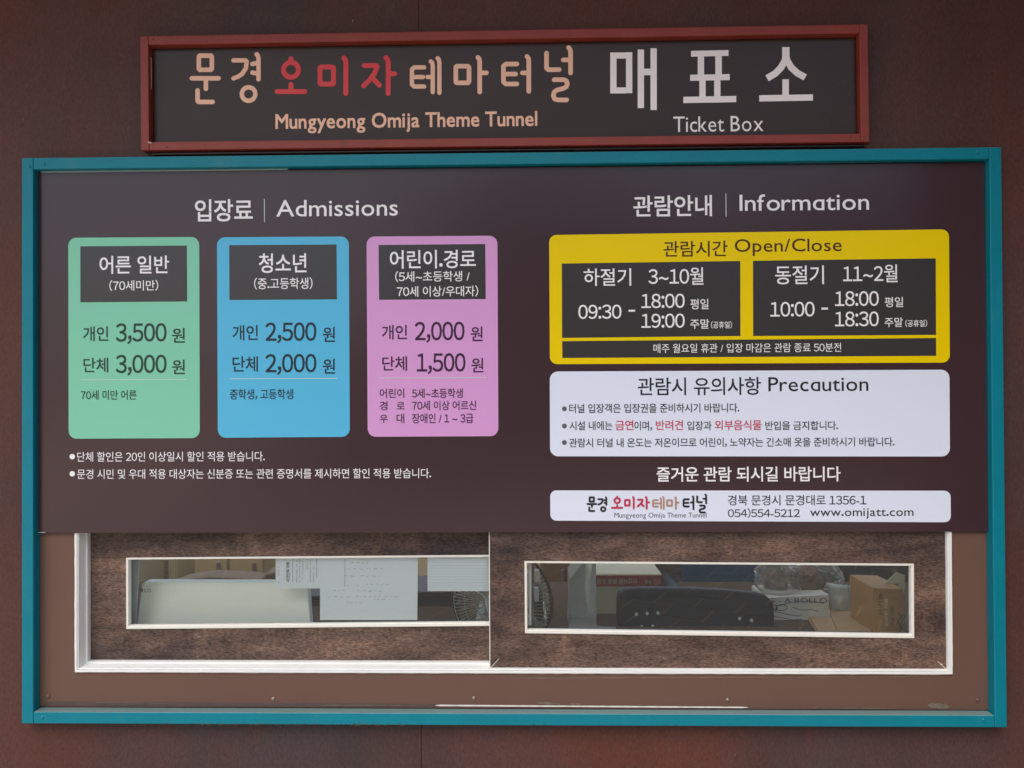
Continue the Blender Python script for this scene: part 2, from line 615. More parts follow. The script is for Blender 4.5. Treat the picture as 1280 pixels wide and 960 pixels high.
# pale edges left by the film
b = BM()
pxprism(b, [(51, 213.8), (360, 210.8), (360, 212.5), (51, 216)], YB - .0006, YB - .0001)
pxprism(b, [(985, 202.9), (1232, 200.1), (1232, 201.4), (985, 204.3)], YB - .0006, YB - .0001)
pxprism(b, [(47.5, 665), (57, 665.1), (56, 666.2), (47.5, 666)], YB - .0006, YB - .0001)
part('film_edge', b, M('film_edge', (150, 175, 175), rough=0.4), pb, kind='stuff')
T = YB - 0.0004
def card(name, pix, r, mat, parent, label=None, d=0):
    bb = BM()
    pxrr(bb, pix, r, YB - 0.0003 - d, YB - 0.0001 - d)
    return part(name, bb, mat, parent, label)
def flat(name, pix, mat, parent, d=0.0002):
    bb = BM()
    pxprism(bb, pix, YB - 0.0003 - d, YB - 0.0001 - d)
    return part(name, bb, mat, parent)
TD = YB - 0.0006        # print on cards
TH = YB - 0.0008        # print on header blocks
def lines(lst, depth, mat, parent, bold=0.012):
    for it in lst:
        s, x0, x1, y0, y1 = it[:5]
        text(s, x0, x1, y0, y1, depth, it[6] if len(it) > 6 and it[6] else mat, parent, it[5] if len(it) > 5 and it[5] is not None else bold)

# headings
lines([('입장료', 243.6, 316, 249.3, 277.2, .012), ('Admissions', 345.5, 497.3, 250.2, 271, .004),
       ('관람안내', 791.8, 890, 244.6, 271.2, .012), ('Informɑtion', 924.5, 1086.3, 243.2, 263.9, .004),
       ('단체 할인은 20인 이상일시 할인 적용 받습니다.', 96.5, 331, 564.9, 577.2, .0),
       ('문경 시민 및 우대 적용 대상자는 신분증 또는 관련 증명서를 제시하면 할인 적용 받습니다.', 96.5, 538.8, 586.5, 598.8, .0),
       ('즐거운 관람 되시길 바랍니다', 820.9, 1050.8, 583.6, 602.3, .012)], T, m_white, pb)
def ruleline(u0, v0, u1, v1, wd, mat, parent, depth):
    bb = BM()
    p, q = P(u0, v0, depth), P(u1, v1, depth)
    stroke(bb, [(p.x, p.z), (q.x, q.z)], wd, depth, cap=False)
    return part('divider', bb, mat, parent)
ruleline(330.4, 248.6, 330.6, 277.7, .0016, m_rule, pb, T)
ruleline(907.4, 241.8, 907.6, 271, .0016, m_rule, pb, T)
def dot(u, v, rpx, mat, parent, depth):
    p = P(u, v, depth)
    bb = BM()
    r_ = rpx * .00195
    bb.faces.new([bb.verts.new((p.x + r_ * math.cos(k * math.pi / 10), depth, p.z + r_ * math.sin(k * math.pi / 10))) for k in range(20)])
    return part('bullet', bb, mat, parent)
dot(90.3, 570.8, 3.5, m_white, pb, T)
dot(90.3, 592.2, 3.5, m_white, pb, T)

# fee cards
def fee_card(pix, head, mat, ink, label, headtxt, bodytxt, rule):
    c = card('fee_card', pix, 0.020, mat, pb, label)
    flat('header_block', head, m_char, c)
    lines(headtxt, TH, m_white, c, .005)
    lines(bodytxt, TD, ink, c, .012)
    ruleline(*rule, .0014, m_rule, c, TD)
fee_card([(85.3, 297.2), (249, 296.2), (249.7, 547.6), (85.8, 548.4)], [(100.4, 307.9), (233.6, 306.9), (234, 376.8), (100.4, 377.9)], m_green, m_dkgreen,
         'green adult fee card', [('어른 일반', 124.4, 211.5, 320, 342.6, .010), ('(70세미만)', 136.7, 197.8, 350.2, 363.8)],
         [('개인', 103.9, 135.3, 408, 426.6), ('3,500', 144.7, 208.3, 404.1, 430.2), ('원', 215, 231.2, 410, 428.5),
          ('단체', 104.2, 135.3, 447.3, 465.7), ('3,000', 144.7, 208.3, 443.5, 469.5), ('원', 215, 231.2, 449.6, 467.8),
          ('70세 미만 어른', 101, 170.7, 488, 500)], (100.8, 474.9, 234, 474.4))
fee_card([(271.2, 296.6), (436, 295.6), (437.2, 546), (272.3, 547.2)], [(286.5, 306.5), (420.7, 305.6), (421.2, 374.2), (286.8, 375)], m_blue, m_dkblue,
         'blue youth fee card', [('청소년', 323.6, 383.2, 316.9, 341.3, .010), ('(중.고등학생)', 317.6, 390.7, 347.2, 361.9)],
         [('개인', 290.6, 322.5, 406.5, 425.6), ('2,500', 331.8, 395.6, 403.1, 429.4), ('원', 403.5, 418.9, 408.7, 427.5),
          ('단체', 290.6, 322.5, 445.4, 465), ('2,000', 331.8, 395.6, 442.5, 468.7), ('원', 403.5, 418.9, 448.5, 467.2),
          ('중학생, 고등학생', 287.2, 366.7, 486.4, 499.8)], (286.9, 473.5, 421.9, 473))
fee_card([(458.2, 295.7), (621.7, 294.6), (623, 545.2), (459.6, 546)], [(473.2, 306.2), (606.6, 305), (607.2, 373.8), (473.8, 374.7)], m_pink, m_dkplum,
         'pink child and senior fee card', [('어린이.경로', 487.3, 594.8, 312.8, 336, .010), ('(5세~초등학생 /', 494, 587.1, 338.9, 352.6), ('70세 이상/우대자)', 496.1, 597.7, 357.5, 371.3)],
         [('개인', 477.4, 508.9, 406.3, 424.5), ('2,000', 518.6, 580.8, 402.3, 428.6), ('원', 588.4, 603.4, 408.2, 426.5),
          ('단체', 477.8, 508.9, 445.4, 463.6), ('1,500', 521, 582, 441.5, 467.7), ('원', 589.2, 604.3, 447.5, 465.6),
          ('어린이', 474.5, 505.4, 485.7, 497.5), ('5세~초등학생', 515, 578.7, 485.7, 497.8), ('경', 474.5, 484.5, 501.6, 512.9), ('로', 495.7, 505.9, 502.8, 511.6),
          ('70세 이상 어르신', 515, 595.3, 501, 512.9), ('우', 474.5, 484.9, 518.5, 528.7), ('대', 495.7, 505.4, 517.2, 529), ('장애인 / 1 ~ 3급', 515, 591.8, 516.9, 529.3)],
         (473.7, 472.6, 607.9, 472.1))

# opening hours card
hc = card('hours_card', [(686.4, 293.8), (1186.2, 286.6), (1187.3, 453.2), (687.4, 455.2)], 0.018, m_yellow, pb, 'yellow opening hours card')
flat('time_block', [(702.3, 329.4), (925.3, 326.2), (925.6, 420), (702.6, 422.4)], m_char, hc)
flat('time_block', [(941.2, 326), (1169.7, 322.9), (1170.1, 418.6), (941.4, 420)], m_char, hc)
flat('time_block', [(702.7, 426.4), (1170.1, 422.5), (1170.3, 444.8), (702.9, 447.5)], m_char, hc)
lines([('관람시간', 829.4, 909.6, 301.4, 321.2, .008), ('Open/Close', 918.4, 1052.3, 298.9, 320.2, .003)], TD, m_brownink, hc)
lines([('하절기', 729.6, 789, 335.8, 357.6), ('3~10월', 810.6, 879.4, 334.6, 356.4), ('09:30', 722.9, 776.9, 381, 398.8), ('-', 785.7, 793.8, 387.2, 389.6),
       ('18:00', 801.8, 856, 367.3, 385.3), ('평일', 863.1, 885.6, 373.6, 386.7), ('19:00', 801.8, 856, 392.2, 410), ('주말', 862.8, 886.6, 399, 411), ('(공휴일)', 888.8, 915, 401.6, 410.6),
       ('매주 월요일 휴관 / 입장 마감은 관람 종료 50분전', 816.8, 1051.5, 429.8, 441.2, .001),
       ('동절기', 969, 1030, 332.2, 355.6), ('11~2월', 1053.9, 1122, 331, 353.2), ('10:00', 963, 1018.4, 377.4, 396), ('-', 1026.9, 1035, 384.5, 387),
       ('18:00', 1043.8, 1098.6, 364.1, 382.8), ('평일', 1105.9, 1129, 371.3, 384), ('18:30', 1043.8, 1098.6, 389.5, 408.2), ('주말', 1105.9, 1128.7, 397, 408.8), ('(공휴일)', 1131.7, 1159, 399.7, 408.6)],
      TH, m_white, hc, .006)

# precaution card
pc = card('precaution_card', [(687.2, 464.4), (1186.8, 462.1), (1187.4, 570.6), (687.6, 570.4)], 0.020, m_whitecard, pb, 'white precaution card')
lines([('관람시 유의사항', 797.4, 951.2, 471.9, 494.4, .008), ('Precɑution', 960.5, 1085.5, 471.5, 489.4, .003),
       ('터널 입장객은 입장권을 준비하시기 바랍니다.', 711.5, 924.2, 504.9, 516.4),
       ('시설 내에는', 711.9, 765.6, 526.5, 537.8), ('금연', 769.1, 792, 525.4, 537.8, .016, m_crimson), ('이며,', 793, 815, 526.4, 538.5),
       ('반려견', 819.7, 854, 525.4, 537.8, .012, m_crimson), ('입장과', 859, 889.6, 526.4, 537.8), ('외부음식물', 893.5, 952.1, 525.2, 537.8, .012, m_crimson),
       ('반입을 금지합니다.', 956.6, 1047.5, 526.4, 537.7), ('관람시 터널 내 온도는 저온이므로 어린이, 노약자는 긴소매 옷을 준비하시기 바랍니다.', 711.5, 1118.2, 547.9, 559.6)], TD, m_ink, pc, .010)
for v in (511, 532.5, 553.2): dot(705.5, v, 3.1, m_grey, pc, TD)

# address card
ac = card('address_card', [(687.7, 613), (1188.2, 613.4), (1188.6, 652.8), (688, 650.8)], 0.015, m_whitecard, pb, 'white contact card with the small tunnel logo')
lines([('Mungyeong Omija Theme Tunnel', 768, 883.1, 640.9, 649.1, -.006), ('경북 문경시 문경대로 1356-1', 909.9, 1082.9, 618.9, 631.9, .006), ('054)554-5212', 909.9, 999.9, 635.2, 647.6, .006), ('www.omijatt.com', 1012.6, 1142, 635.4, 648.6, .004)], TD, m_ink, ac)

# ------------------------------------------------------------------ hand drawn logo letters (coordinates measured on the big sign)
def circ(cx_, cy_, r_, n=20): return [(cx_ + r_ * math.sin(2 * math.pi * k / n), cy_ + r_ * math.cos(2 * math.pi * k / n)) for k in range(n + 1)]
def rct(x0, y0, x1, y1): 
    q = 6
    return [(x0, y0 + q), (x0 + q, y0), (x1 - q, y0), (x1, y0 + q), (x1, y1 - q), (x1 - q, y1), (x0 + q, y1), (x0, y1 - q), (x0, y0 + q)]
Z2 = 1280.0
GL = {  # letter: (strokes, stroke width), first zoom window units
 '문': ([rct(141, 146, 221, 233), [(98, 285), (262, 285)], [(184, 285), (184, 350)], [(133, 360), (133, 424), (140, 431), (226, 431)]], 29),
 '경': ([[(354, 175), (428, 175), (436, 183), (430, 225), (408, 258), (382, 276), (354, 286)], [(470, 197), (505, 190)], [(470, 250), (505, 256)], [(497, 137), (505, 148), (508, 165), (508, 292)], circ(447, 382, 42)], 28),
 '오': ([circ(708, 233, 46), [(708, 165), (708, 190)], [(708, 323), (708, 362)], [(622, 367), (792, 367)]], 31),
 '미': ([rct(887, 216, 970, 321), [(1033, 160), (1042, 172), (1046, 190), (1045, 379)]], 31),
 '자': ([[(1158, 207), (1232, 207), (1238, 214), (1222, 255), (1195, 292), (1156, 331)], [(1204, 278), (1252, 328)], [(Z2 + 12, 158), (Z2 + 22, 170), (Z2 + 26, 188), (Z2 + 26, 378)], [(Z2 + 26, 257), (Z2 + 66, 257)]], 31),
 '테': ([[(Z2 + 247, 218), (Z2 + 185, 218), (Z2 + 172, 231), (Z2 + 172, 323), (Z2 + 185, 336), (Z2 + 247, 336)], [(Z2 + 172, 277), (Z2 + 240, 277)], [(Z2 + 268, 277), (Z2 + 297, 277)], [(Z2 + 288, 181), (Z2 + 297, 190), (Z2 + 300, 206), (Z2 + 300, 370)], [(Z2 + 330, 162), (Z2 + 338, 172), (Z2 + 341, 190), (Z2 + 341, 375)]], 27),
 '마': ([rct(Z2 + 442, 211, Z2 + 523, 313), [(Z2 + 578, 157), (Z2 + 587, 168), (Z2 + 589, 186), (Z2 + 589, 370)], [(Z2 + 589, 252), (Z2 + 630, 252)]], 29),
 '터': ([[(Z2 + 818, 197), (Z2 + 750, 197), (Z2 + 735, 211), (Z2 + 735, 306), (Z2 + 750, 320), (Z2 + 818, 320)], [(Z2 + 735, 259), (Z2 + 810, 259)], [(Z2 + 852, 252), (Z2 + 890, 252)], [(Z2 + 880, 151), (Z2 + 889, 162), (Z2 + 891, 180), (Z2 + 891, 366)]], 29),
 '널': ([[(Z2 + 1000, 130), (Z2 + 1000, 222), (Z2 + 1010, 232), (Z2 + 1078, 232)], [(Z2 + 1103, 172), (Z2 + 1147, 172)], [(Z2 + 1136, 96), (Z2 + 1145, 107), (Z2 + 1148, 124), (Z2 + 1148, 252)],
         [(Z2 + 1047, 294), (Z2 + 1108, 294), (Z2 + 1124, 302), (Z2 + 1128, 318), (Z2 + 1122, 338), (Z2 + 1104, 348), (Z2 + 1064, 358), (Z2 + 1046, 372), (Z2 + 1042, 392), (Z2 + 1050, 412), (Z2 + 1068, 418), (Z2 + 1124, 418)]], 29),
}
def logo(letters, mats, parent, depth, boxes=None, wscale=1.0):
    for ch in letters:
        st, wd = GL[ch]
        bb = BM()
        xs = [p[0] for s in st for p in s]
        ys = [p[1] for s in st for p in s]
        for s in st:
            q = []
            for (u, v) in s:
                if boxes:
                    x0, x1, y0, y1 = boxes[ch]
                    h = wd / 2
                    uu = x0 + (u - min(xs) + h) / (max(xs) - min(xs) + wd) * (x1 - x0)
                    vv = y0 + (v - min(ys) + h) / (max(ys) - min(ys) + wd) * (y1 - y0)
                else:
                    uu, vv = 220 + u / 4.923, 40 + v / 4.923
                p = P(uu, vv, depth)
                q.append((p.x, p.z))
            stroke(bb, q, wd / 4.923 * .00195 * wscale, depth)
        part('lettering', bb, mats[ch], parent)
def mapm(d): return {k: v for ks, v in d.items() for k in ks}
z8 = lambda a_, b_, c_, d_: (680 + a_ / 4.923, 680 + b_ / 4.923, 605 + c_ / 4.923, 605 + d_ / 4.923)
logo('문경오미자테마터널', mapm({'문경터널': m_ink, '오미자': m_crimson, '테마': m_tan2}), ac, TD,
     {'문': z8(262, 325, 78, 170), '경': z8(330, 388, 78, 171), '오': z8(413, 487, 74, 152), '미': z8(493, 558, 76, 155), '자': z8(572, 652, 76, 157),
      '테': z8(665, 742, 76, 157), '마': z8(752, 832, 78, 157), '터': z8(853, 925, 72, 160), '널': z8(937, 1003, 60, 180)}, 0.42)

# ------------------------------------------------------------------ title sign
YS = 0.020
ts = thing('title_sign', 'long charcoal title sign in a rust red frame above the price board', 'sign', (P(630, 182, 0).x, 0.0, P(630, 182, 0).z))
o4 = [(175, 45), (1085, 30), (1087, 177.2), (176, 187.8)]
q4 = [P(u, v, 0) for u, v in o4]
fw = 0.0205
TLq, TRq, BRq, BLq = [Vector((p.x, p.z)) for p in q4]
def lerp(a_, b_, t_): return a_ + (b_ - a_) * t_
def bar(a_, b_, c_, d_):
    bb = BM()
    prism(bb, [tuple(a_), tuple(b_), tuple(c_), tuple(d_)], 0.0, 0.0293)
    part('frame_bar', bb, m_red, ts, bevel=0.0016, seg=2)
ux = Vector((fw, 0))
uz = Vector((0, fw))
bar(TLq, TLq + ux, BLq + ux, BLq)
bar(TRq - ux, TRq, BRq, BRq - ux)
e_ = Vector((0.0004, 0))
sl = (TRq.y - TLq.y) / (TRq.x - TLq.x) * fw
sl2 = (BRq.y - BLq.y) / (BRq.x - BLq.x) * fw
bar(TLq + ux + e_ + Vector((0, sl)), TRq - ux - e_ - Vector((0, sl)), TRq - ux - e_ - uz * 1.08 - Vector((0, sl)), TLq + ux + e_ - uz * 1.08 + Vector((0, sl)))
bar(BLq + ux + e_ + uz + Vector((0, sl2)), BRq - ux - e_ + uz - Vector((0, sl2)), BRq - ux - e_ - Vector((0, sl2)), BLq + ux + e_ + Vector((0, sl2)))
b = BM()
k = .003
prism(b, [(TLq.x + fw + k, TLq.y - fw - k - .002), (TRq.x - fw - k, TRq.y - fw - k - .002), (BRq.x - fw - k, BRq.y + fw + k), (BLq.x + fw + k, BLq.y + fw + k)], YS, YS + 0.004)
part('sign_panel', b, m_sign, ts)
b = BM()
prism(b, [(TLq.x + .006, TLq.y - .006), (TRq.x - .006, TRq.y - .006), (BRq.x - .006, BRq.y + .006), (BLq.x + .006, BLq.y + .006)], YS + .0045, YS + 0.0092)
part('backing_sheet', b, m_dark, ts)
TS = YS - 0.0003
logo('문경오미자테마터널', mapm({'문경테마터널': m_tan, '오미자': m_redprint}), ts, TS)
text('Mungyeong Omija Theme Tunnel', 344.3, 671.7, 142.4, 167.2, TS, m_tan, ts, .016)
text('Ticket Box', 841.8, 954.3, 145.8, 165.3, TS, m_signwhite, ts, .0)
def z3(u, v): return (740 + u / 3.5556, 40 + v / 3.5556)
def poly3(groups):
    bb = BM()
    for i, g_ in enumerate(groups):
        y = TS - 0.00003 * i
        bb.faces.new([bb.verts.new(P(*z3(u, v), y)) for u, v in g_])
    return part('lettering', bb, m_signwhite, ts)
def r3(x0, x1, y0, y1, s=0.0):
    return [(x0, y0 - 0), (x1, y0 - s), (x1, y1 - s), (x0, y1)]
poly3([r3(81, 109, 91, 273), r3(151, 179, 90, 272), r3(109, 151, 91, 118), r3(109, 151, 246, 273), r3(203, 231, 78, 338), r3(260, 288, 72, 347), r3(231, 260, 163, 192)])
poly3([r3(440, 607, 84, 110, 4), r3(470, 498, 106, 192), r3(548, 577, 104, 190), r3(436, 612, 190, 217, 3), r3(477, 505, 214, 290), r3(543, 571, 213, 288), r3(406, 641, 288, 316, 4)])
lg = lambda pts, wd: pts
def curve_leg(pts, wd):
    out_l, out_r = [], []
    for i, p in enumerate(pts):
        d = Vector(pts[min(i + 1, len(pts) - 1)]) - Vector(pts[max(i - 1, 0)])
        n = Vector((-d.y, d.x)).normalized() * wd / 2
        out_l.append(tuple(Vector(p) + n))
        out_r.append(tuple(Vector(p) - n))
    return out_l + out_r[::-1]
poly3([r3(845, 878, 67, 112), curve_leg([(863, 98), (857, 128), (840, 158), (815, 184), (778, 206)], 30), curve_leg([(860, 98), (868, 128), (886, 158), (912, 182), (948, 202)], 30),
       r3(846, 875, 210, 282), r3(743, 982, 281, 309, 4)])
# peeled edge of the film
b = BM()
pxprism(b, [(188.6, 72), (189.5, 72), (189.7, 110), (188.8, 112)], 0.012, 0.0125)
pxprism(b, [(184.8, 176.6), (190.5, 178), (188, 179.6), (185, 178.8)], -0.0016, -0.0008)
part('peeling_edge', b, M('peeling_film', (176, 160, 150), rough=0.6), ts, kind='stuff')
screw(208, 183.5, -0.0003, ts, m_red, r=.0022)
screw(191, 49, -0.0003, ts, m_red, r=.0022)
screw(1063, 171, -0.0003, ts, m_red, r=.0022)
# thin runner under the title box, coloured dark for the gap's shade
b = BM()
pxprism(b, [(190, 191.5), (1082, 181.2), (1082, 182.6), (190, 193.2)], 0.010, 0.0297)
part('shaded_runner', b, M('runner_gap_shade', (46, 32, 30), rough=0.5), ts)

# ------------------------------------------------------------------ brown sheet round the window
YP = 0.026
ps = thing('window_surround', 'plain brown painted sheet around the sliding ticket window', 'panel', (0, YP, XB + FW))
fo = [P(93.5, 600, 0.022), P(1188.5, 600, 0.022), P(1188.5, 842, 0.022), P(93.8, 840.5, 0.022)]
fx0, fx1 = fo[0].x, fo[1].x
fz0 = (fo[2].z + fo[3].z) / 2
fz1 = P(640, 640, 0.022).z
b = BM()
l, r_, u_ = XL + FW + .0004, XR - FW - .0004, XB + FW + .0025
prism(b, [(l, u_), (r_, u_), (r_, fz1), (fx1 + .0005, fz1), (fx1 + .0005, fz0 - .0005), (fx0 - .0005, fz0 - .0005), (fx0 - .0005, fz1), (l, fz1)], YP, YP + .002)
part('brown_sheet', b, m_sheet, ps)
for u, v, mt, rr in ((341.5, 873.5, m_steel, .0046), (592.3, 872.5, m_steel, .0046), (909.5, 874.5, m_steel, .0046), (60.5, 870, m_sheet, .005), (1222, 875, m_sheet, .005)):
    screw(u, v, YP, ps, mt, r=rr, hgt=.0035)
def blobstrip(pts, wd, depth, mat, parent, name, jit=.5, th=.0012):
    bb = BM()
    top, bot = [], []
    n = len(pts)
    for i, (u, v) in enumerate(pts):
        p = P(u, v, depth)
        h = wd * (1 + random.uniform(-jit, jit)) / 2 * (0.25 if i in (0, n - 1) else 1)
        top.append((p.x, p.z + h))
        bot.append((p.x, p.z - h))
    prism(bb, top + bot[::-1], depth - th, depth)
    return part(name, bb, mat, parent)
def seqp(u0, v0, u1, v1, n): return [(u0 + (u1 - u0) * i / n, v0 + (v1 - v0) * i / n) for i in range(n + 1)]
blobstrip(seqp(544, 881.6, 935, 884.2, 60), .0030, YP, m_caulk, ps, 'caulk_line', .2)
blobstrip(seqp(110, 877.6, 210, 879, 14), .0009, YP, m_dirty, ps, 'caulk_line', .6)
blobstrip(seqp(400, 881.2, 520, 881.6, 14), .0014, YP, m_dirty, ps, 'caulk_line', .6)
blobstrip(seqp(1010, 885, 1120, 886, 14), .0011, YP, m_dirty, ps, 'caulk_line', .7)
blobstrip(seqp(1160, 881.5, 1186, 883.5, 12), .0105, YP, m_dirty, ps, 'caulk_smear', .5, .0008)
blobstrip(seqp(672, 878.5, 700, 880, 10), .0042, YP, m_dirty, ps, 'caulk_smear', .7, .0008)
blobstrip(seqp(712, 879.8, 726, 880.5, 8), .0035, YP, m_dirty, ps, 'caulk_smear', .7, .0008)
blobstrip(seqp(640, 848, 1150, 845.5, 60), .0014, YP, m_dirty, ps, 'caulk_line', .7, .0006)
m_orange = M('rusty_sealant', (128, 84, 66), rough=.6)
blobstrip(seqp(735, 846.4, 960, 845.8, 30), .0022, YP, m_orange, ps, 'sealant_trace', .4, .0005)
# dark tape strip at the foot of the sheet
b = BM()
pxprism(b, [(58, 877), (545, 880.5), (545, 884), (52, 882)], YP - .0009, YP - .0001)
part('foot_tape', b, M('dark_tape', (84, 70, 68), rough=.5, var=.1, scale=40), ps)

# ------------------------------------------------------------------ the sliding window
tw = thing('ticket_window', 'white framed sliding ticket window with brown stone patterned sashes under the price board', 'window', ((fx0 + fx1) / 2, .03, fz0))
b = BM()
ring_profile(b, [(fx0, fz1), (fx1, fz1), (fx1, fz0), (fx0, fz0)],
             [(0, .030), (0, .0215), (.0045, .0215), (.0052, .0255), (.0062, .0255), (.0066, .0225), (.0085, .0235), (.0115, .046), (.0120, .0500), (.0150, .0500), (.0155, .0510), (.0155, .098), (.0, .098)])
part('window_frame', b, m_pvc, tw)
b = BM()   # sealant bead round the frame
for pts in ([(fx0 - .001, fz1), (fx0 - .0012, fz0 - .0012), ((fx0 + fx1) / 2, fz0 - .0016), (fx1 + .001, fz0 - .0012), (fx1 + .0012, fz1)],):
    dense = []
    for a_, c_ in zip(pts, pts[1:]):
        n = max(4, int((Vector(a_) - Vector(c_)).length / .02))
        dense += [(a_[0] + (c_[0] - a_[0]) * i / n + random.uniform(-.0005, .0005), YP - .0005, a_[1] + (c_[1] - a_[1]) * i / n + random.uniform(-.0006, .0006)) for i in range(n)]
    dense.append((pts[-1][0], YP - .0005, pts[-1][1]))
    tube(b, dense, .0016, 6)
part('sealant_bead', b, m_caulk, tw, smooth=True)

def sash(yf, outer, seam_y, trim, gap=0.0006, diag=None, label=None):
    """outer: px x0,x1,ytop,ybottom on plane yf; trim: four px corners of the clear strip's trim; film laid as four pieces"""
    x0, x1 = P(outer[0], 750, yf).x, P(outer[1], 750, yf).x
    z1 = P(640, outer[2], yf).z
    z0 = P(640, outer[3], yf).z
    t4 = [P(u, v, yf) for u, v in trim]
    tl, tr, br, bl = [Vector((p.x, p.z)) for p in t4]
    s = BM()   # core leaf with the opening
    zi = .002
    th_, bh_ = max(tl.y, tr.y) + .001, min(bl.y, br.y) - .001
    for (a_, b_, c_, d_) in ((x0, x1, th_, z1), (x0, x1, z0, bh_), (x0, tl.x - .001, bh_, th_), (tr.x + .001, x1, bh_, th_)):
        if b_ - a_ > .001: box(s, a_, b_, yf + .0012, yf + .018, c_, d_)
    sh = part('sash', s, m_dark, tw, label)
    zs = P(640, seam_y, yf).z
    pieces = [[(x0, zs), (tl.x - gap, zs), (tl.x - gap, tl.y), (x0, tl.y)],                       # left of the strip
              [(x0, tl.y + gap), (tl.x, tl.y + gap), (tr.x, tr.y + gap), (x1, tr.y + gap), (x1, z1), (x0, z1)],  # above
              [(x0, z0), (x1, z0), (x1, zs - gap), (br.x + gap, zs - gap), (br.x + gap, br.y - gap), (bl.x - gap, bl.y - gap), (bl.x - gap, zs - gap), (x0, zs - gap)]]   # below
    if tr.x + gap < x1 - .002:
        pieces.append([(tr.x + gap, zs), (x1, zs), (x1, tr.y), (tr.x + gap, tr.y)])
    for pc_ in pieces:
        bb = BM()
        prism(bb, pc_, yf, yf + .0010)
        part('film_panel', bb, m_film, sh, bevel=.0003, seg=1)
    # trim ring
    bb = BM()
    lip = yf - .0030
    def sh_(p, i, dx, dz): return (p.x + dx, i, p.y + dz)
    prof = [(0, yf + .001), (0, lip), (.0055, lip), (.0062, lip + .002), (.0062, yf + .013), (.0005, yf + .0135)]
    loops = []
    for ins_, y in prof:
        k2 = 1.35
        loops.append([bb.verts.new((p.x + (ins_ if i in (0, 3) else -ins_), y, p.y + (-ins_ * .8 if i < 2 else ins_ * k2))) for i, p in enumerate((tl, tr, br, bl))])
    for A, B in zip(loops, loops[1:]):
        for k_ in range(4): bb.faces.new((A[k_], A[(k_ + 1) % 4], B[(k_ + 1) % 4], B[k_]))
    part('strip_trim', bb, m_trim, sh, bevel=.0005, seg=1)
    bb = BM()
    q = .004
    prism(bb, [(tl.x + q, tl.y - q * .7), (tr.x - q, tr.y - q * .7), (br.x - q, br.y + q), (bl.x + q, bl.y + q)], yf + .0085, yf + .0125)
    part('glass_pane', bb, m_glass, sh)
    return sh, (x0, x1, z0, z1)
YR, YFr = .064, .032
rear, _ = sash(YR, (112, 668, 640, 828.5), 786.3, [(158.2, 697), (664, 693.1), (664, 781.6), (158.4, 786)], label='rear sash, fixed on the monitor side')
front, fb = sash(YFr, (612.6, 1183.6, 640, 836.3), 793.4, [(655.6, 701.2), (1141.8, 704.6), (1142.2, 797.4), (656.2, 791.2)], label='front sash, slid across')
b = BM()
box(b, fb[0] - .0022, fb[0] - .0002, YFr - .0012, YFr + .020, fb[2] + .0015, fb[3])
part('edge_strip', b, m_trim, front)
# nicks in the film corners
b = BM()
for pts in ([(1172, 826.5), (1183, 837)], [(613, 835), (624, 823)]):
    q = [P(u, v, YFr - .0004) for u, v in pts]
    stroke(b, [(p.x, p.z) for p in q], .0011, YFr - .0004, cap=False)
p = P(1176.8, 830.5, YFr - .0006)
b.faces.new([b.verts.new((p.x + r__ * math.cos(t_), YFr - .0006, p.z + r__ * math.sin(t_))) for t_, r__ in ((0, .003), (1, .002), (2, .0022), (3, .0032), (4, .002), (5, .0018))])
part('torn_film', b, m_caulk, front)

# ------------------------------------------------------------------ room behind the window
m_room = M('cream_room_wall', (196, 186, 156), rough=.8, var=.05)
m_floor = M('room_floor', (130, 112, 90), rough=.6, var=.1)
RX0, RX1, RY0, RY1, RZ = -1.55, 1.55, .135, 1.9, 2.5
b = BM(); box(b, RX0, RX1, RY0, RY1, .0, .03); part('room_floor', b, m_floor)['kind'] = 'structure'
b = BM(); box(b, RX0, RX1, RY1, RY1 + .05, .0, 1.15); part('room_wall', b, m_room)['kind'] = 'structure'
b = BM(); box(b, RX0 - .05, RX0, .1, RY1, .0, 1.05); part('room_wall', b, m_room)['kind'] = 'structure'
b = BM(); box(b, RX1, RX1 + .05, .1, RY1, .0, 1.05); part('room_wall', b, m_room)['kind'] = 'structure'
b = BM()   # roof, with an opening added over the counter to let sky light in
box(b, RX0, RX1, .105, .16, RZ, RZ + .05)
box(b, RX0, RX1, 1.1, RY1 + .6, RZ, RZ + .05)
part('room_ceiling', b, m_room)['kind'] = 'structure'
b = BM()
box(b, RX0, RX1, .105, .125, 0, fz0 - .01)
box(b, RX0, RX1, .105, .125, fz1 + .01, RZ)
box(b, RX0, fx0 - .005, .105, .125, fz0 - .01, fz1 + .01)
box(b, fx1 + .005, RX1, .105, .125, fz0 - .01, fz1 + .01)
part('room_wall', b, m_room)['kind'] = 'structure'
# counter
m_desk = M('desk_laminate', (84, 70, 56), rough=.8, var=.05, spec=.1)
ctr = thing('counter', 'pale counter inside the booth under the sliding window', 'counter', (0, .4, 0))
ZC = 0.90
b = BM(); box(b, RX0 + .01, RX1 - .01, .135, .80, ZC - .03, ZC); part('counter_top', b, m_desk, ctr, bevel=.003)
for x in (RX0 + .05, 0, RX1 - .08):
    b = BM(); box(b, x, x + .03, .16, .78, .03, ZC - .031); part('side_panel', b, m_desk, ctr)

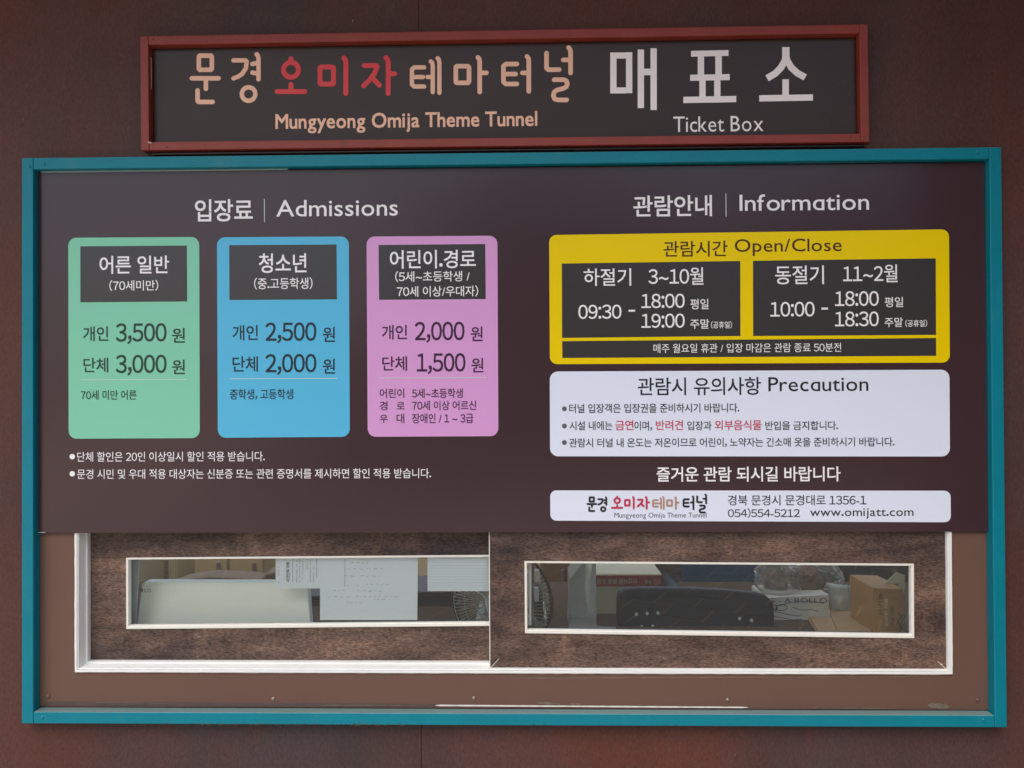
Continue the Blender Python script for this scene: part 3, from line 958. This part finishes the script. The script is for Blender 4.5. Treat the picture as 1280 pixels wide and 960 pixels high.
# monitor seen from behind
m_mon = M('pale_monitor_shell', (238, 240, 220), rough=.32, var=.02)
YM = .108
zmf = P(280, 812, YM).z
def lean(o_):
    org = ORG[o_.name]
    for v_ in o_.data.vertices:
        dz = v_.co.z + org.z - zmf
        v_.co.y += max(0, dz) * .36
    return o_
mo = thing('monitor', 'cream monitor seen from behind through the left pane with a small round logo', 'monitor', (P(280, 780, YM).x, YM, ZC))
def zat(v, y): return P(280, v, y).z
b = BM()
YT = YM + .045
q = [P(174.5, 728.5, YT), P(382.5, 728.8, YT), P(390, 812, YM), P(167.5, 812, YM)]
out = rrect([(p.x, p.z) for p in q], .013, 6)
prism(b, out, YM, YM + .030)
shell = lean(part('back_shell', b, m_mon, mo, bevel=.004, seg=3))
b = BM()
q2 = [P(178, 731, YT), P(379, 731, YT), P(386, 808, YM), P(171, 808, YM)]
prism(b, [(p.x, p.z) for p in q2], YM + .0302, YM + .036)
lean(part('screen', b, m_dark, mo))
m_logo = M('grey_logo_print', (110, 116, 108), rough=.4)
text('LG', 180.6, 188.8, 736.2, 740.3, YM + .0380, m_logo, shell, .004)
YL = YM + .0378
p = P(176.4, 737.8, YL)
b = BM(); b.faces.new([b.verts.new((p.x + .0058 * math.cos(k_ * math.pi / 8), YL, p.z + .0058 * math.sin(k_ * math.pi / 8))) for k_ in range(16)])
part('round_logo', b, m_logo, shell)
b = BM(); zm = P(280, 812, YM).z
box(b, mo.location.x - .04, mo.location.x + .04, YM + .005, YM + .025, ZC + .01, zm + .002)
box(b, mo.location.x - .12, mo.location.x + .12, YM - .04, YM + .12, ZC, ZC + .01)
part('stand', b, m_mon, mo, bevel=.002)
# white sheet at the pane's edge
b = BM()
q = [P(164, 694, .125), P(174.5, 694, .125), P(169, 792, .125), P(162, 792, .125)]
prism(b, [(p.x, p.z) for p in q], .125, .127)
o = part('plastic_sheet', b, M('milky_plastic', (214, 222, 212), rough=.4)); tag(o, 'milky white plastic strip upright beside the cream monitor', 'plastic strip')
# background furniture
def solid(name, label, cat, px4, y0, dpt, mat, bevel=.004, parts=None):
    q_ = [P(u, v, y0) for u, v in px4]
    base = (sum(p_.x for p_ in q_) / 4, y0, min(p_.z for p_ in q_))
    t_ = thing(name, label, cat, base)
    bb = BM()
    prism(bb, [(p_.x, p_.z) for p_ in q_], y0, y0 + dpt)
    return t_, bb
m_cab = M('cream_cabinet', (206, 200, 168), rough=.5, var=.04)
m_cab2 = M('tan_cabinet', (176, 160, 118), rough=.5, var=.06)
def cab(px0, px1, vtop, y0, dpt, mat, label, name='cabinet', ndoor=1):
    a_, b_ = P(px0, vtop, y0), P(px1, vtop, y0)
    t_ = thing(name, label, 'cabinet', ((a_.x + b_.x) / 2, y0, .03))
    bb = BM(); box(bb, a_.x, b_.x, y0, y0 + dpt, .031, a_.z); part('carcass', bb, mat, t_, bevel=.004)
    wd = (b_.x - a_.x) / ndoor
    for i in range(ndoor):
        bb = BM(); box(bb, a_.x + wd * i + .006, a_.x + wd * (i + 1) - .006, y0 - .012, y0 - .001, .06, a_.z - .02); d_ = part('door', bb, mat, t_, bevel=.003)
        bb = BM(); box(bb, a_.x + wd * (i + 1) - .05, a_.x + wd * (i + 1) - .035, y0 - .022, y0 - .0125, a_.z * .7, a_.z * .7 + .1); part('handle', bb, m_steel, d_, bevel=.002)
cab(150, 222, 640, 1.5, .35, m_cab, 'pale cream cabinet standing behind the monitor at the back of the booth')
cab(243, 331, 640, 1.42, .4, m_cab2, 'tan wooden cabinet at the back of the booth behind the monitor', ndoor=2)
# brown armchair behind the monitor
m_chair = M('brown_leatherette', (120, 102, 76), rough=.5, var=.1, scale=12)
t_ = thing('armchair', 'low brown armchair whose curved back shows above the monitor', 'armchair', (P(270, 740, .7).x, .75, .03))
b = BM()
q = [(195, 745), (207, 731), (224, 725), (243, 721.5), (262, 719.5), (300, 721), (326, 723.5), (332, 716), (345, 713), (356, 720), (358, 830), (195, 830)]
pp = [P(u, v, .86) for u, v in q]
prism(b, [(p_.x, p_.z) for p_ in pp], .86, .96)
part('backrest', b, m_chair, t_, bevel=.012, seg=3)
b = BM(); box(b, pp[0].x + .03, pp[8].x - .02, .97, 1.36, .40, .55); part('seat', b, m_chair, t_, bevel=.02, seg=3)
for sx in (pp[0].x + .05, pp[8].x - .08):
    for sy in (.98, 1.3):
        b = BM(); box(b, sx, sx + .035, sy, sy + .035, .03, .40); part('leg', b, m_dark, t_)

# papers taped to the inside of the pane
m_paper = M('white_paper', (240, 246, 248), rough=.7, var=.01)
_t = m_paper.node_tree
_tl = _t.nodes.new('ShaderNodeBsdfTranslucent'); _tl.inputs[0].default_value = (.85, .87, .87, 1)
_mx = _t.nodes.new('ShaderNodeMixShader'); _mx.inputs[0].default_value = .12
_t.links.new(_t.nodes['Principled BSDF'].outputs[0], _mx.inputs[1]); _t.links.new(_tl.outputs[0], _mx.inputs[2])
_t.links.new(_mx.outputs[0], _t.nodes['Material Output'].inputs[0])
m_pen = M('pencil_grey', (52, 54, 60), rough=.7)
YPp = YR + .0145
def paper(px4, depth, label, th=.0003, group=None):
    bb = BM()
    q_ = [P(u, v, depth) for u, v in px4]
    ctr_ = q_[3]
    t_ = thing('paper_sheet', label, 'paper', (ctr_.x, depth, ctr_.z))
    prism(bb, [(p_.x, p_.z) for p_ in q_], depth, depth + th)
    part('sheet', bb, m_paper, t_)
    return t_
def scribble(bb, u0, u1, v, h, depth, wd=.0006, dens=1.6):
    u = u0
    while u < u1:
        n = random.randint(2, 5)
        pts = []
        for i in range(n):
            pts.append(P(u, v + random.uniform(-h, h), depth))
            u += random.uniform(.5, 1.1) * dens
        q_ = [(p_.x, p_.z) for p_ in pts]
        for a_, c_ in zip(q_, q_[1:]):
            d_ = Vector(c_) - Vector(a_)
            n_ = Vector((-d_.y, d_.x)).normalized() * wd / 2
            STEP[0] = (STEP[0] + 1) % 20
            y_ = depth - .00001 * STEP[0]
            bb.faces.new([bb.verts.new((w_.x, y_, w_.y)) for w_ in (Vector(a_) - n_, Vector(c_) - n_, Vector(c_) + n_, Vector(a_) + n_)])
        u += random.choice((.8, 1.2, 2.4))
pa = paper([(344.5, 690), (401, 690), (401, 735.5), (344.5, 735.5)], YPp + .001, 'printed timetable paper taped behind the glass above the monitor corner')
b = BM()
dA = YPp + .0006
for u, v0, v1 in ((348, 708, 729), (371, 699, 727), (374.5, 699, 727), (378.5, 701, 726), (384, 699, 710), (388, 700, 727), (392, 708, 728), (396, 699, 722)):
    v = v0
    while v < v1:
        if random.random() < .75:
            p1, p2 = P(u, v, dA), P(u, v + 1.2, dA)
            stroke(b, [(p1.x, p1.z), (p2.x, p2.z)], .0014, dA, cap=False)
        v += random.uniform(1.8, 2.6)
part('print', b, m_pen, pa, kind='stuff')
text('시간단체 이해', 357.6, 362.2, 703, 727.5, dA, m_ink, pa, .02, vert=True)
b = BM()
for u in (366,):
    p1, p2 = P(u, 699, dA), P(u, 727, dA)
    stroke(b, [(p1.x, p1.z), (p2.x, p2.z)], .0008, dA, cap=False)
part('table_rule', b, m_pen, pa)
pbp = paper([(400, 690), (522.3, 690), (521.6, 775), (400, 775)], YPp, 'large white paper with handwritten notes taped behind the glass')
b = BM()
dB = YPp - .0003
for u0, u1, v in ((438, 462, 703.5), (431, 441, 711.5), (449, 476, 711), (431, 444, 720), (450, 475, 720), (433, 450, 731.8), (458, 485, 730.5), (412, 431, 738), (447, 476, 738.8), (411, 440, 746), (445, 498, 745.5), (468, 500, 749), (433, 452, 753)):
    scribble(b, u0, u1, v, .9, dB, .0005)
p1, p2 = P(431.3, 699, dB), P(431, 733, dB)
stroke(b, [(p1.x, p1.z), (p2.x, p2.z)], .0007, dB, cap=False)
part('handwriting', b, m_pen, pbp)
pcp = paper([(534.2, 690), (640, 690), (640, 739), (534.4, 739)], YPp, 'small ruled white paper behind the glass next to the front sash')
b = BM()
for k_ in range(9):
    p1, p2 = P(536, 703 + k_ * 3.6, dB), P(611, 703 + k_ * 3.6, dB)
    stroke(b, [(p1.x, p1.z), (p2.x, p2.z)], .0005, dB, cap=False)
part('ruled_lines', b, M('pale_rule', (196, 208, 214), rough=.7), pcp)
# cable under the ruled paper
b = BM()
q = [P(u, v, .135) for u, v in ((588, 735), (597, 740), (604, 744), (607, 750), (608.5, 760), (611, 768), (613, 790))]
tube(b, q, .0010, 6)
o = part('cable', b, m_white, None, smooth=True); tag(o, 'thin white cable hanging behind the glass beside the ruled paper', 'cable')
# dark filing box between the papers
t_, bb = solid('filing_box', 'dark grey filing box on the counter between monitor and papers', 'box', [(366, 751), (572, 742), (575, 800), (366, 800)], .50, .2, None)
m_dbox = M('dark_grey_box', (84, 82, 80), rough=.5, var=.08)
part('box_body', bb, m_dbox, t_, bevel=.005)
b = BM(); q = [P(366, 746, .495), P(572, 738, .495), P(572, 742.2, .495), P(366, 751.2, .495)]
prism(b, [(p_.x, p_.z) for p_ in q], .495, .705); part('lid', b, m_dbox, t_, bevel=.002)

# ---- behind the right pane
# desk fan turned aside
fan = thing('desk_fan', 'desk fan with a round wire cage seen behind the meeting edges of both sashes', 'fan', (P(627, 800, .30).x, .32, ZC))
fc = P(627, 750, .30)
rad = 0.147
nrm = Vector((-.3, -.954, 0)).normalized()      # axis, turned well to the side
sx_ = Vector((0, 0, 1)).cross(nrm).normalized()
sz_ = Vector((0, 0, 1))
def fp(r_, t_, off): return fc + sx_ * r_ * math.cos(t_) + sz_ * r_ * math.sin(t_) + nrm * off
m_cage = M('fan_cage_wire', (164, 168, 138), rough=.4)
m_rim = M('fan_rim', (70, 34, 26), rough=.4)
b = BM(); tube(b, [fp(rad, k_ * math.pi / 20, 0) for k_ in range(40)], .0055, 8, closed=True); part('cage_rim', b, m_rim, fan, smooth=True)
b = BM()
for k_ in range(84):
    t0 = k_ * 2 * math.pi / 84
    tube(b, [fp(.028, t0, .045), fp(rad * .55, t0 + .08, .042), fp(rad * .9, t0 + .12, .025), fp(rad, t0 + .13, 0)], .0012, 4)
for rr in (.06, .10, .135): tube(b, [fp(rr, k_ * math.pi / 16, .043 - (rr - .06) * .2) for k_ in range(32)], .0014, 4, closed=True)
part('front_grille', b, m_cage, fan)
b = BM()
for k_ in range(40):
    t0 = k_ * 2 * math.pi / 40
    tube(b, [fp(.03, t0, -.05), fp(rad * .8, t0, -.04), fp(rad, t0, 0)], .0012, 4)
part('rear_grille', b, m_cage, fan)
m_blade = M('fan_blade', (70, 74, 62), rough=.3)
for k_ in range(3):
    b = BM(); t0 = k_ * 2 * math.pi / 3
    vs = []
    for i in range(7):
        rr = .022 + i * .019
        wd_ = .25 + .5 * math.sin(min(1, i / 5) * math.pi / 2)
        vs.append((b.verts.new(fp(rr, t0 - wd_ * .6, -.012)), b.verts.new(fp(rr, t0 + wd_ * .6, .014))))
    for A, B in zip(vs, vs[1:]): b.faces.new((A[0], A[1], B[1], B[0]))
    o = part('blade', b, m_blade, fan, smooth=True)
    sd = o.modifiers.new('solid', 'SOLIDIFY'); sd.thickness = .0015
m_fanw = M('fan_white', (214, 218, 208), rough=.35)
b = BM(); tube(b, [fp(0, 0, -.11), fp(0, 0, -.05), fp(0, 0, .052)], .032, 16); part('motor', b, m_fanw, fan, bevel=.004)
b = BM(); pz = fp(0, 0, -.09); tube(b, [(pz.x, pz.y, ZC + .02), (pz.x, pz.y, pz.z - .01)], .014, 12); box(b, pz.x - .1, pz.x + .1, pz.y - .09, pz.y + .09, ZC, ZC + .022); part('stand', b, m_fanw, fan, bevel=.003)
b = BM()
pv = [P(666, 735, .2), P(673.5, 735, .2), P(673.5, 752, .2), P(666, 752, .2)]
prism(b, [(p_.x, p_.z) for p_ in pv], .2, .215)
pv = [P(659, 717, .21), P(667, 717, .21), P(667, 761, .21), P(659, 761, .21)]
prism(b, [(p_.x, p_.z) for p_ in pv], .217, .235)
pv = [P(668, 713, .2), P(674, 713, .2), P(673, 727, .2), P(669, 727, .2)]
prism(b, [(p_.x, p_.z) for p_ in pv], .2, .215)
o = part('window_latch', b, m_fanw, None, bevel=.002); tag(o, 'white plastic latch block in front of the fan cage', 'latch')

# warm tan door behind the fan
cab(676, 716, 640, 1.2, .3, M('warm_tan_wood', (112, 84, 50), rough=.5, var=.1, scale=5), 'warm brown wooden cabinet behind the fan')
cab(716, 742, 640, 1.1, .3, M('near_black_wood', (38, 34, 34), rough=.5), 'narrow black cabinet beside the warm brown cabinet')
# clear bin
m_clear = glass_mat('clear_plastic', (.86, .9, .87), .12, .8, milk=.30)
b = BM()
q = [(729, 703), (745, 703), (746, 790), (711.5, 790), (713.5, 765), (712.5, 724)]
pp = [P(u, v, .26) for u, v in q]
prism(b, [(p_.x, p_.z) for p_ in pp], .26, .40)
bn = thing('clear_bin', 'translucent grey plastic bin between the fan and the red banded box', 'plastic bin', (pp[0].x, .33, ZC))
part('bin_body', b, m_clear, bn, bevel=.003)
b = BM()
q = [(711, 781.5), (770, 784), (770, 790), (711, 790)]
pp2 = [P(u, v, .255) for u, v in q]
prism(b, [(p_.x, p_.z) for p_ in pp2], .255, .259)
part('bin_foot', b, m_clear, bn)
# carton with red band
m_cream = M('cream_card', (208, 206, 176), rough=.6, var=.03)
m_redband = M('red_band', (172, 50, 60), rough=.5)
cb = thing('banded_carton', 'cream carton with a red lettered band standing upside down behind the chair', 'carton', (P(780, 790, .42).x, .45, ZC))
b = BM()
q = [P(738, 717.5, .42), P(827.5, 717.5, .42), P(827.5, 812, .42), P(737, 812, .42)]
prism(b, [(p_.x, p_.z) for p_ in q], .42, .62)
body = part('carton_body', b, m_cream, cb, bevel=.003)
b = BM(); q = [P(738, 719.8, .4185), P(827.6, 719.2, .4185), P(827.6, 733.5, .4185), P(738, 733, .4185)]
prism(b, [(p_.x, p_.z) for p_ in q], .4185, .4195)
bd = part('red_band', b, m_redband, body)
text('신선식품 꼼꼼 포장', 746, 797, 723.4, 730, .418, m_cream, body, .01, rot180=True)
text('신선 특송', 806, 826, 724.4, 730.5, .418, m_cream, body, .01, rot180=True)
# black chair back with pale discs
m_blk = M('black_plastic', (30, 38, 43), rough=.45, var=.04)
ch = thing('black_chair', 'black chair back with pale round discs in the middle of the right pane', 'chair', (P(870, 790, .30).x, .35, .03))
b = BM()
qs = [(771, 812), (771.5, 748), (774, 740), (782, 736), (800, 735), (860, 735.5), (910, 738), (945, 741.5), (958, 745), (966, 752), (968, 762), (968.5, 812)]
pp = [P(u, v, .30) for u, v in qs]
prism(b, [(p_.x, p_.z) for p_ in pp], .30, .325)
part('backrest', b, m_blk, ch, bevel=.005, seg=3)
m_pale = M('pale_disc', (196, 202, 196), rough=.4)
for u, v in ((795.4, 767.8), (809, 766.8), (822.4, 766.2), (802.4, 783.6), (816, 783), (924.5, 773), (939.3, 775.2)):
    p = P(u, v, .30)
    bb = BM()
    bb.faces.new([bb.verts.new((p.x + .0042 * math.cos(k_ * math.pi / 6), .2985, p.z + .0052 * math.sin(k_ * math.pi / 6))) for k_ in range(12)])
    r0 = bmesh.ops.extrude_face_region(bb, geom=list(bb.faces))
    bmesh.ops.translate(bb, verts=[v_ for v_ in r0['geom'] if isinstance(v_, bmesh.types.BMVert)], vec=(0, .0013, 0))
    part('round_disc', bb, m_pale, ch)
xa, xb = P(790, 800, .30).x, P(950, 800, .30).x
b = BM(); box(b, xa, xb, .82, 1.2, .44, .50); part('seat', b, m_blk, ch, bevel=.02)
b = BM(); tube(b, [((xa + xb) / 2, .34, .93), ((xa + xb) / 2, .81, .92), ((xa + xb) / 2, .84, .47)], .02, 10); part('back_post', b, m_blk, ch)
for k_ in range(5):
    an = k_ * 2 * math.pi / 5
    b = BM(); tube(b, [((xa + xb) / 2, 1.0, .44 if k_ == 0 else .1), ((xa + xb) / 2, 1.0, .1), ((xa + xb) / 2 + .26 * math.cos(an), 1.0 + .26 * math.sin(an), .05)], .016, 8); part('leg', b, m_blk, ch)
# blue board
t_, bb = solid('blue_board', 'flat blue board standing behind the black chair', 'board', [(854, 690), (951, 690), (951, 800), (854, 800)], .85, .03, None)
part('board_face', bb, M('blue_laminate', (30, 84, 128), rough=.4), t_, bevel=.003)
t_, bb = solid('grey_partition', 'grey partition standing behind the red banded carton', 'partition', [(744, 680), (853, 680), (853, 820), (744, 820)], .88, .03, None)
part('partition_face', bb, M('mauve_grey_laminate', (84, 76, 78), rough=.5), t_)
t_, bb = solid('grey_partition', 'dark grey partition standing behind the crumpled clear bags', 'partition', [(953, 680), (1180, 680), (1180, 830), (953, 830)], .95, .03, None)
part('partition_face', bb, M('dark_olive_laminate', (66, 66, 60), rough=.5), t_)
# crumpled bags
m_bag = glass_mat('thin_film_plastic', (.95, .94, .91), .06, 1.0, milk=.16)
def bag(u, v, y, r_, sc, label, seed, mat):
    p = P(u, v, y)
    bb = BM()
    bmesh.ops.create_icosphere(bb, subdivisions=4, radius=1.0)
    for vt in bb.verts:
        n = vt.co.normalized()
        d = 1 + .22 * noise.noise(n * 1.9 + Vector((seed, 0, 0))) + .16 * abs(noise.noise(n * 4.5 + Vector((0, seed, 0)))) + .07 * abs(noise.noise(n * 11 + Vector((0, 0, seed))))
        vt.co = Vector((n.x * sc[0], n.y * sc[1], n.z * sc[2])) * d * r_ + p
    t_ = part('plastic_bag', bb, mat, None)
    t_.location = p
    t_.data.transform(Matrix.Translation(-p))
    tag(t_, label, 'plastic bag', 'crumpled bags behind the right pane')
bag(972, 724, .42, .056, (1.2, .8, 1.1), 'crumpled clear plastic bag next to the blue board', 3.1, m_bag)
bag(1012, 722, .50, .066, (1.45, .8, .95), 'crumpled clear plastic bag between the blue board and the white pouch', 8.7, m_bag)
# brown paper filling that shows through the bags
m_fill = M('brown_contents', (118, 100, 84), rough=.8, var=.2, scale=30)
for i, (u, v, rr) in enumerate(((970, 726, .036), (1008, 726, .045))):
    p = P(u, v, .46)
    bb = BM(); bmesh.ops.create_icosphere(bb, subdivisions=3, radius=rr)
    for vt in bb.verts: vt.co = vt.co * (1 + .3 * noise.noise(vt.co * 40 + Vector((i * 7, 0, 0)))) 
    o = part('paper_wad', bb, m_fill, None); o.location = p
    tag(o, ('brown paper wad inside the clear bag next to the blue board', 'larger brown paper wad inside the clear bag near the white pouch')[i], 'paper wad')
# printed carton with line drawing
pcn = thing('printed_carton', 'white carton with a black line drawing below the crumpled clear bags', 'carton', (P(1000, 790, .36).x, .38, ZC))
b = BM()
q = [P(957, 747, .36), P(1036, 743.5, .36), P(1040, 805, .36), P(957, 805, .36)]
prism(b, [(p_.x, p_.z) for p_ in q], .36, .50)
pbody = part('carton_body', b, M('offwhite_card', (214, 214, 200), rough=.6), pcn, bevel=.002)
text('S - A BOLLO', 963, 1034, 747.6, 753.6, .3594, m_grey, pbody, .0)
b = BM()
def pl(pts, wd=.0016):
    q_ = [P(u, v, .3594) for u, v in pts]
    stroke(b, [(p_.x, p_.z) for p_ in q_], wd, .3594)
pl([(966, 756), (975, 757), (984, 754), (998, 751.5), (1014, 751.5), (1030, 754)])
pl([(977 + 7 * math.cos(t_ * .52), 759.5 + 4 * math.sin(t_ * .52)) for t_ in range(13)])
pl([(990, 759), (1004, 763), (1015, 762), (1022, 764)])
pl([(966, 760), (972, 765), (984, 768), (998, 770), (1003, 768)])
pl([(965, 770), (976, 772), (992, 775), (1002, 774)])
pl([(964, 757.5), (968, 762), (972, 759), (969, 765)], .0022)
pl([(966, 779), (974, 782), (982, 787)], .002)
pl([(967, 774), (978, 778), (990, 787)], .0012)
part('line_drawing', b, m_ink, pbody)
# pouches
m_pouch = M('pale_pouch', (196, 206, 202), rough=.35, var=.06, scale=20)
def pouch(px, y0, label, seed):
    q_ = [P(u, v, y0) for u, v in px]
    bb = BM()
    n = 10
    grid = []
    for j in range(n + 1):
        row = []
        for i in range(n + 1):
            s_, t2 = i / n, j / n
            a_ = q_[0].lerp(q_[1], s_); c_ = q_[3].lerp(q_[2], s_)
            p_ = a_.lerp(c_, t2)
            p_.y = y0 - .018 * math.sin(math.pi * s_) * math.sin(math.pi * (.2 + .8 * t2)) + .006 * noise.noise(Vector((s_ * 5, t2 * 5, seed)))
            row.append(bb.verts.new(p_))
        grid.append(row)
    for j in range(n):
        for i in range(n): bb.faces.new((grid[j][i], grid[j][i + 1], grid[j + 1][i + 1], grid[j + 1][i]))
    t_ = thing('pouch', label, 'pouch', (q_[3].x, y0, q_[3].z), 'pale pouches behind the right pane')
    o = part('pouch_body', bb, m_pouch, t_, smooth=True)
    sd = o.modifiers.new('solid', 'SOLIDIFY'); sd.thickness = .004; sd.offset = 1
    return t_
po = pouch([(1034, 728), (1058, 731), (1063, 772), (1040, 768)], .44, 'pale crumpled pouch leaning beside the clear bags', 1)
po = pouch([(1060, 732), (1092, 730), (1092, 776), (1064, 774)], .47, 'pale pouch with faint grey print beside the orange carton', 2)
text('aqua', 1071, 1080, 745, 750.5, .445, m_grey, po, .0)
# brown carton, lid towards the pane
cc = thing('brown_carton', 'plain brown cardboard carton lying under the pale pouches', 'carton', (P(1050, 800, .3).x, .3, ZC))
m_kraft = M('kraft_card', (176, 146, 108), rough=.75, var=.06, scale=20, grain=.06)
xA, xB = P(1003, 775, .24).x, P(1100, 775, .24).x
zt = P(1050, 783, .24).z
b = BM()
xa2, xb2 = P(1003, 762, .44).x, P(1105, 762, .44).x
zt2 = P(1050, 763, .44).z
vs = [b.verts.new(c_) for c_ in ((P(1022, 790, .22).x, .22, zt - .01), (xB, .22, zt - .01), (xb2, .44, zt2), (xa2, .44, zt2), (P(1022, 790, .22).x, .22, ZC), (xB, .22, ZC), (xb2, .44, ZC), (xa2, .44, ZC))]
for f in ((0, 1, 2, 3), (0, 4, 5, 1), (1, 5, 6, 2), (2, 6, 7, 3), (3, 7, 4, 0), (4, 7, 6, 5)): b.faces.new([vs[i] for i in f])
part('carton_body', b, m_kraft, cc, bevel=.002)
b = BM()
l0 = Vector((P(1022, 790, .22).x, .22, zt - .01)); r0 = Vector((xB, .22, zt - .01)); r1 = Vector((xb2, .44, zt2)); l1 = Vector((xa2, .44, zt2))
up = Vector((0, 0, .0012))
for s0, s1 in ((.02, .30), (.31, .66), (.67, .985)):
    A = l0.lerp(r0, s0) + up; B = l0.lerp(r0, s1) + up; D = l1.lerp(r1, s0) + up; E_ = l1.lerp(r1, s1) + up
    bb = BM()
    f = bb.faces.new([bb.verts.new(v_) for v_ in (A, B, E_, D)])
    g_ = bmesh.ops.extrude_face_region(bb, geom=[f])
    bmesh.ops.translate(bb, verts=[v_ for v_ in g_['geom'] if isinstance(v_, bmesh.types.BMVert)], vec=(0, 0, .002))
    part('flap', bb, m_kraft, cc)
b.free()
# orange printed carton
oc = thing('orange_carton', 'orange yellow printed carton at the end of the right pane', 'carton', (P(1115, 790, .2).x, .25, ZC))
m_oran = M('orange_card', (184, 136, 70), rough=.6, var=.05)
b = BM()
q = [P(1091.5, 735, .21), P(1129, 736, .21), P(1131, 810, .21), P(1092.5, 810, .21)]
prism(b, [(p_.x, p_.z) for p_ in q], .21, .36)
obody = part('carton_body', b, m_oran, oc, bevel=.002)
m_dprint = M('dark_brown_print', (92, 74, 50), rough=.6)
m_gprint = M('green_print', (84, 110, 60), rough=.6)
text('유기농', 1098, 1103.5, 741, 770, .2094, m_dprint, obody, .01, vert=True)
text('건강한 식품', 1106, 1110, 748, 783, .2094, m_cream, obody, .01, vert=True)
text('식품', 1113, 1118, 758, 784, .2094, m_dprint, obody, .01, vert=True)
b = BM()
for pts in ([(1123, 766), (1129, 774), (1124, 784)], [(1129, 768), (1122, 778), (1128, 786)], [(1124, 790), (1129, 780)]):
    q_ = [P(u, v, .2094) for u, v in pts]
    stroke(b, [(p_.x, p_.z) for p_ in q_], .0028, .2094)
part('green_pattern', b, m_gprint, obody)
# torn white paper on top
b = BM()
q = [P(u, v, .26) for u, v in ((1105, 730), (1121, 715), (1131, 719), (1131, 742), (1124, 742), (1124, 729.5))]
prism(b, [(p_.x, p_.z) for p_ in q], .26, .262)
t_ = thing('folded_paper', 'pale folded paper flap pointing above the orange carton', 'paper', tuple(q[3]))
part('sheet', b, M('pale_green_paper', (206, 210, 184), rough=.7), t_)

set_type()
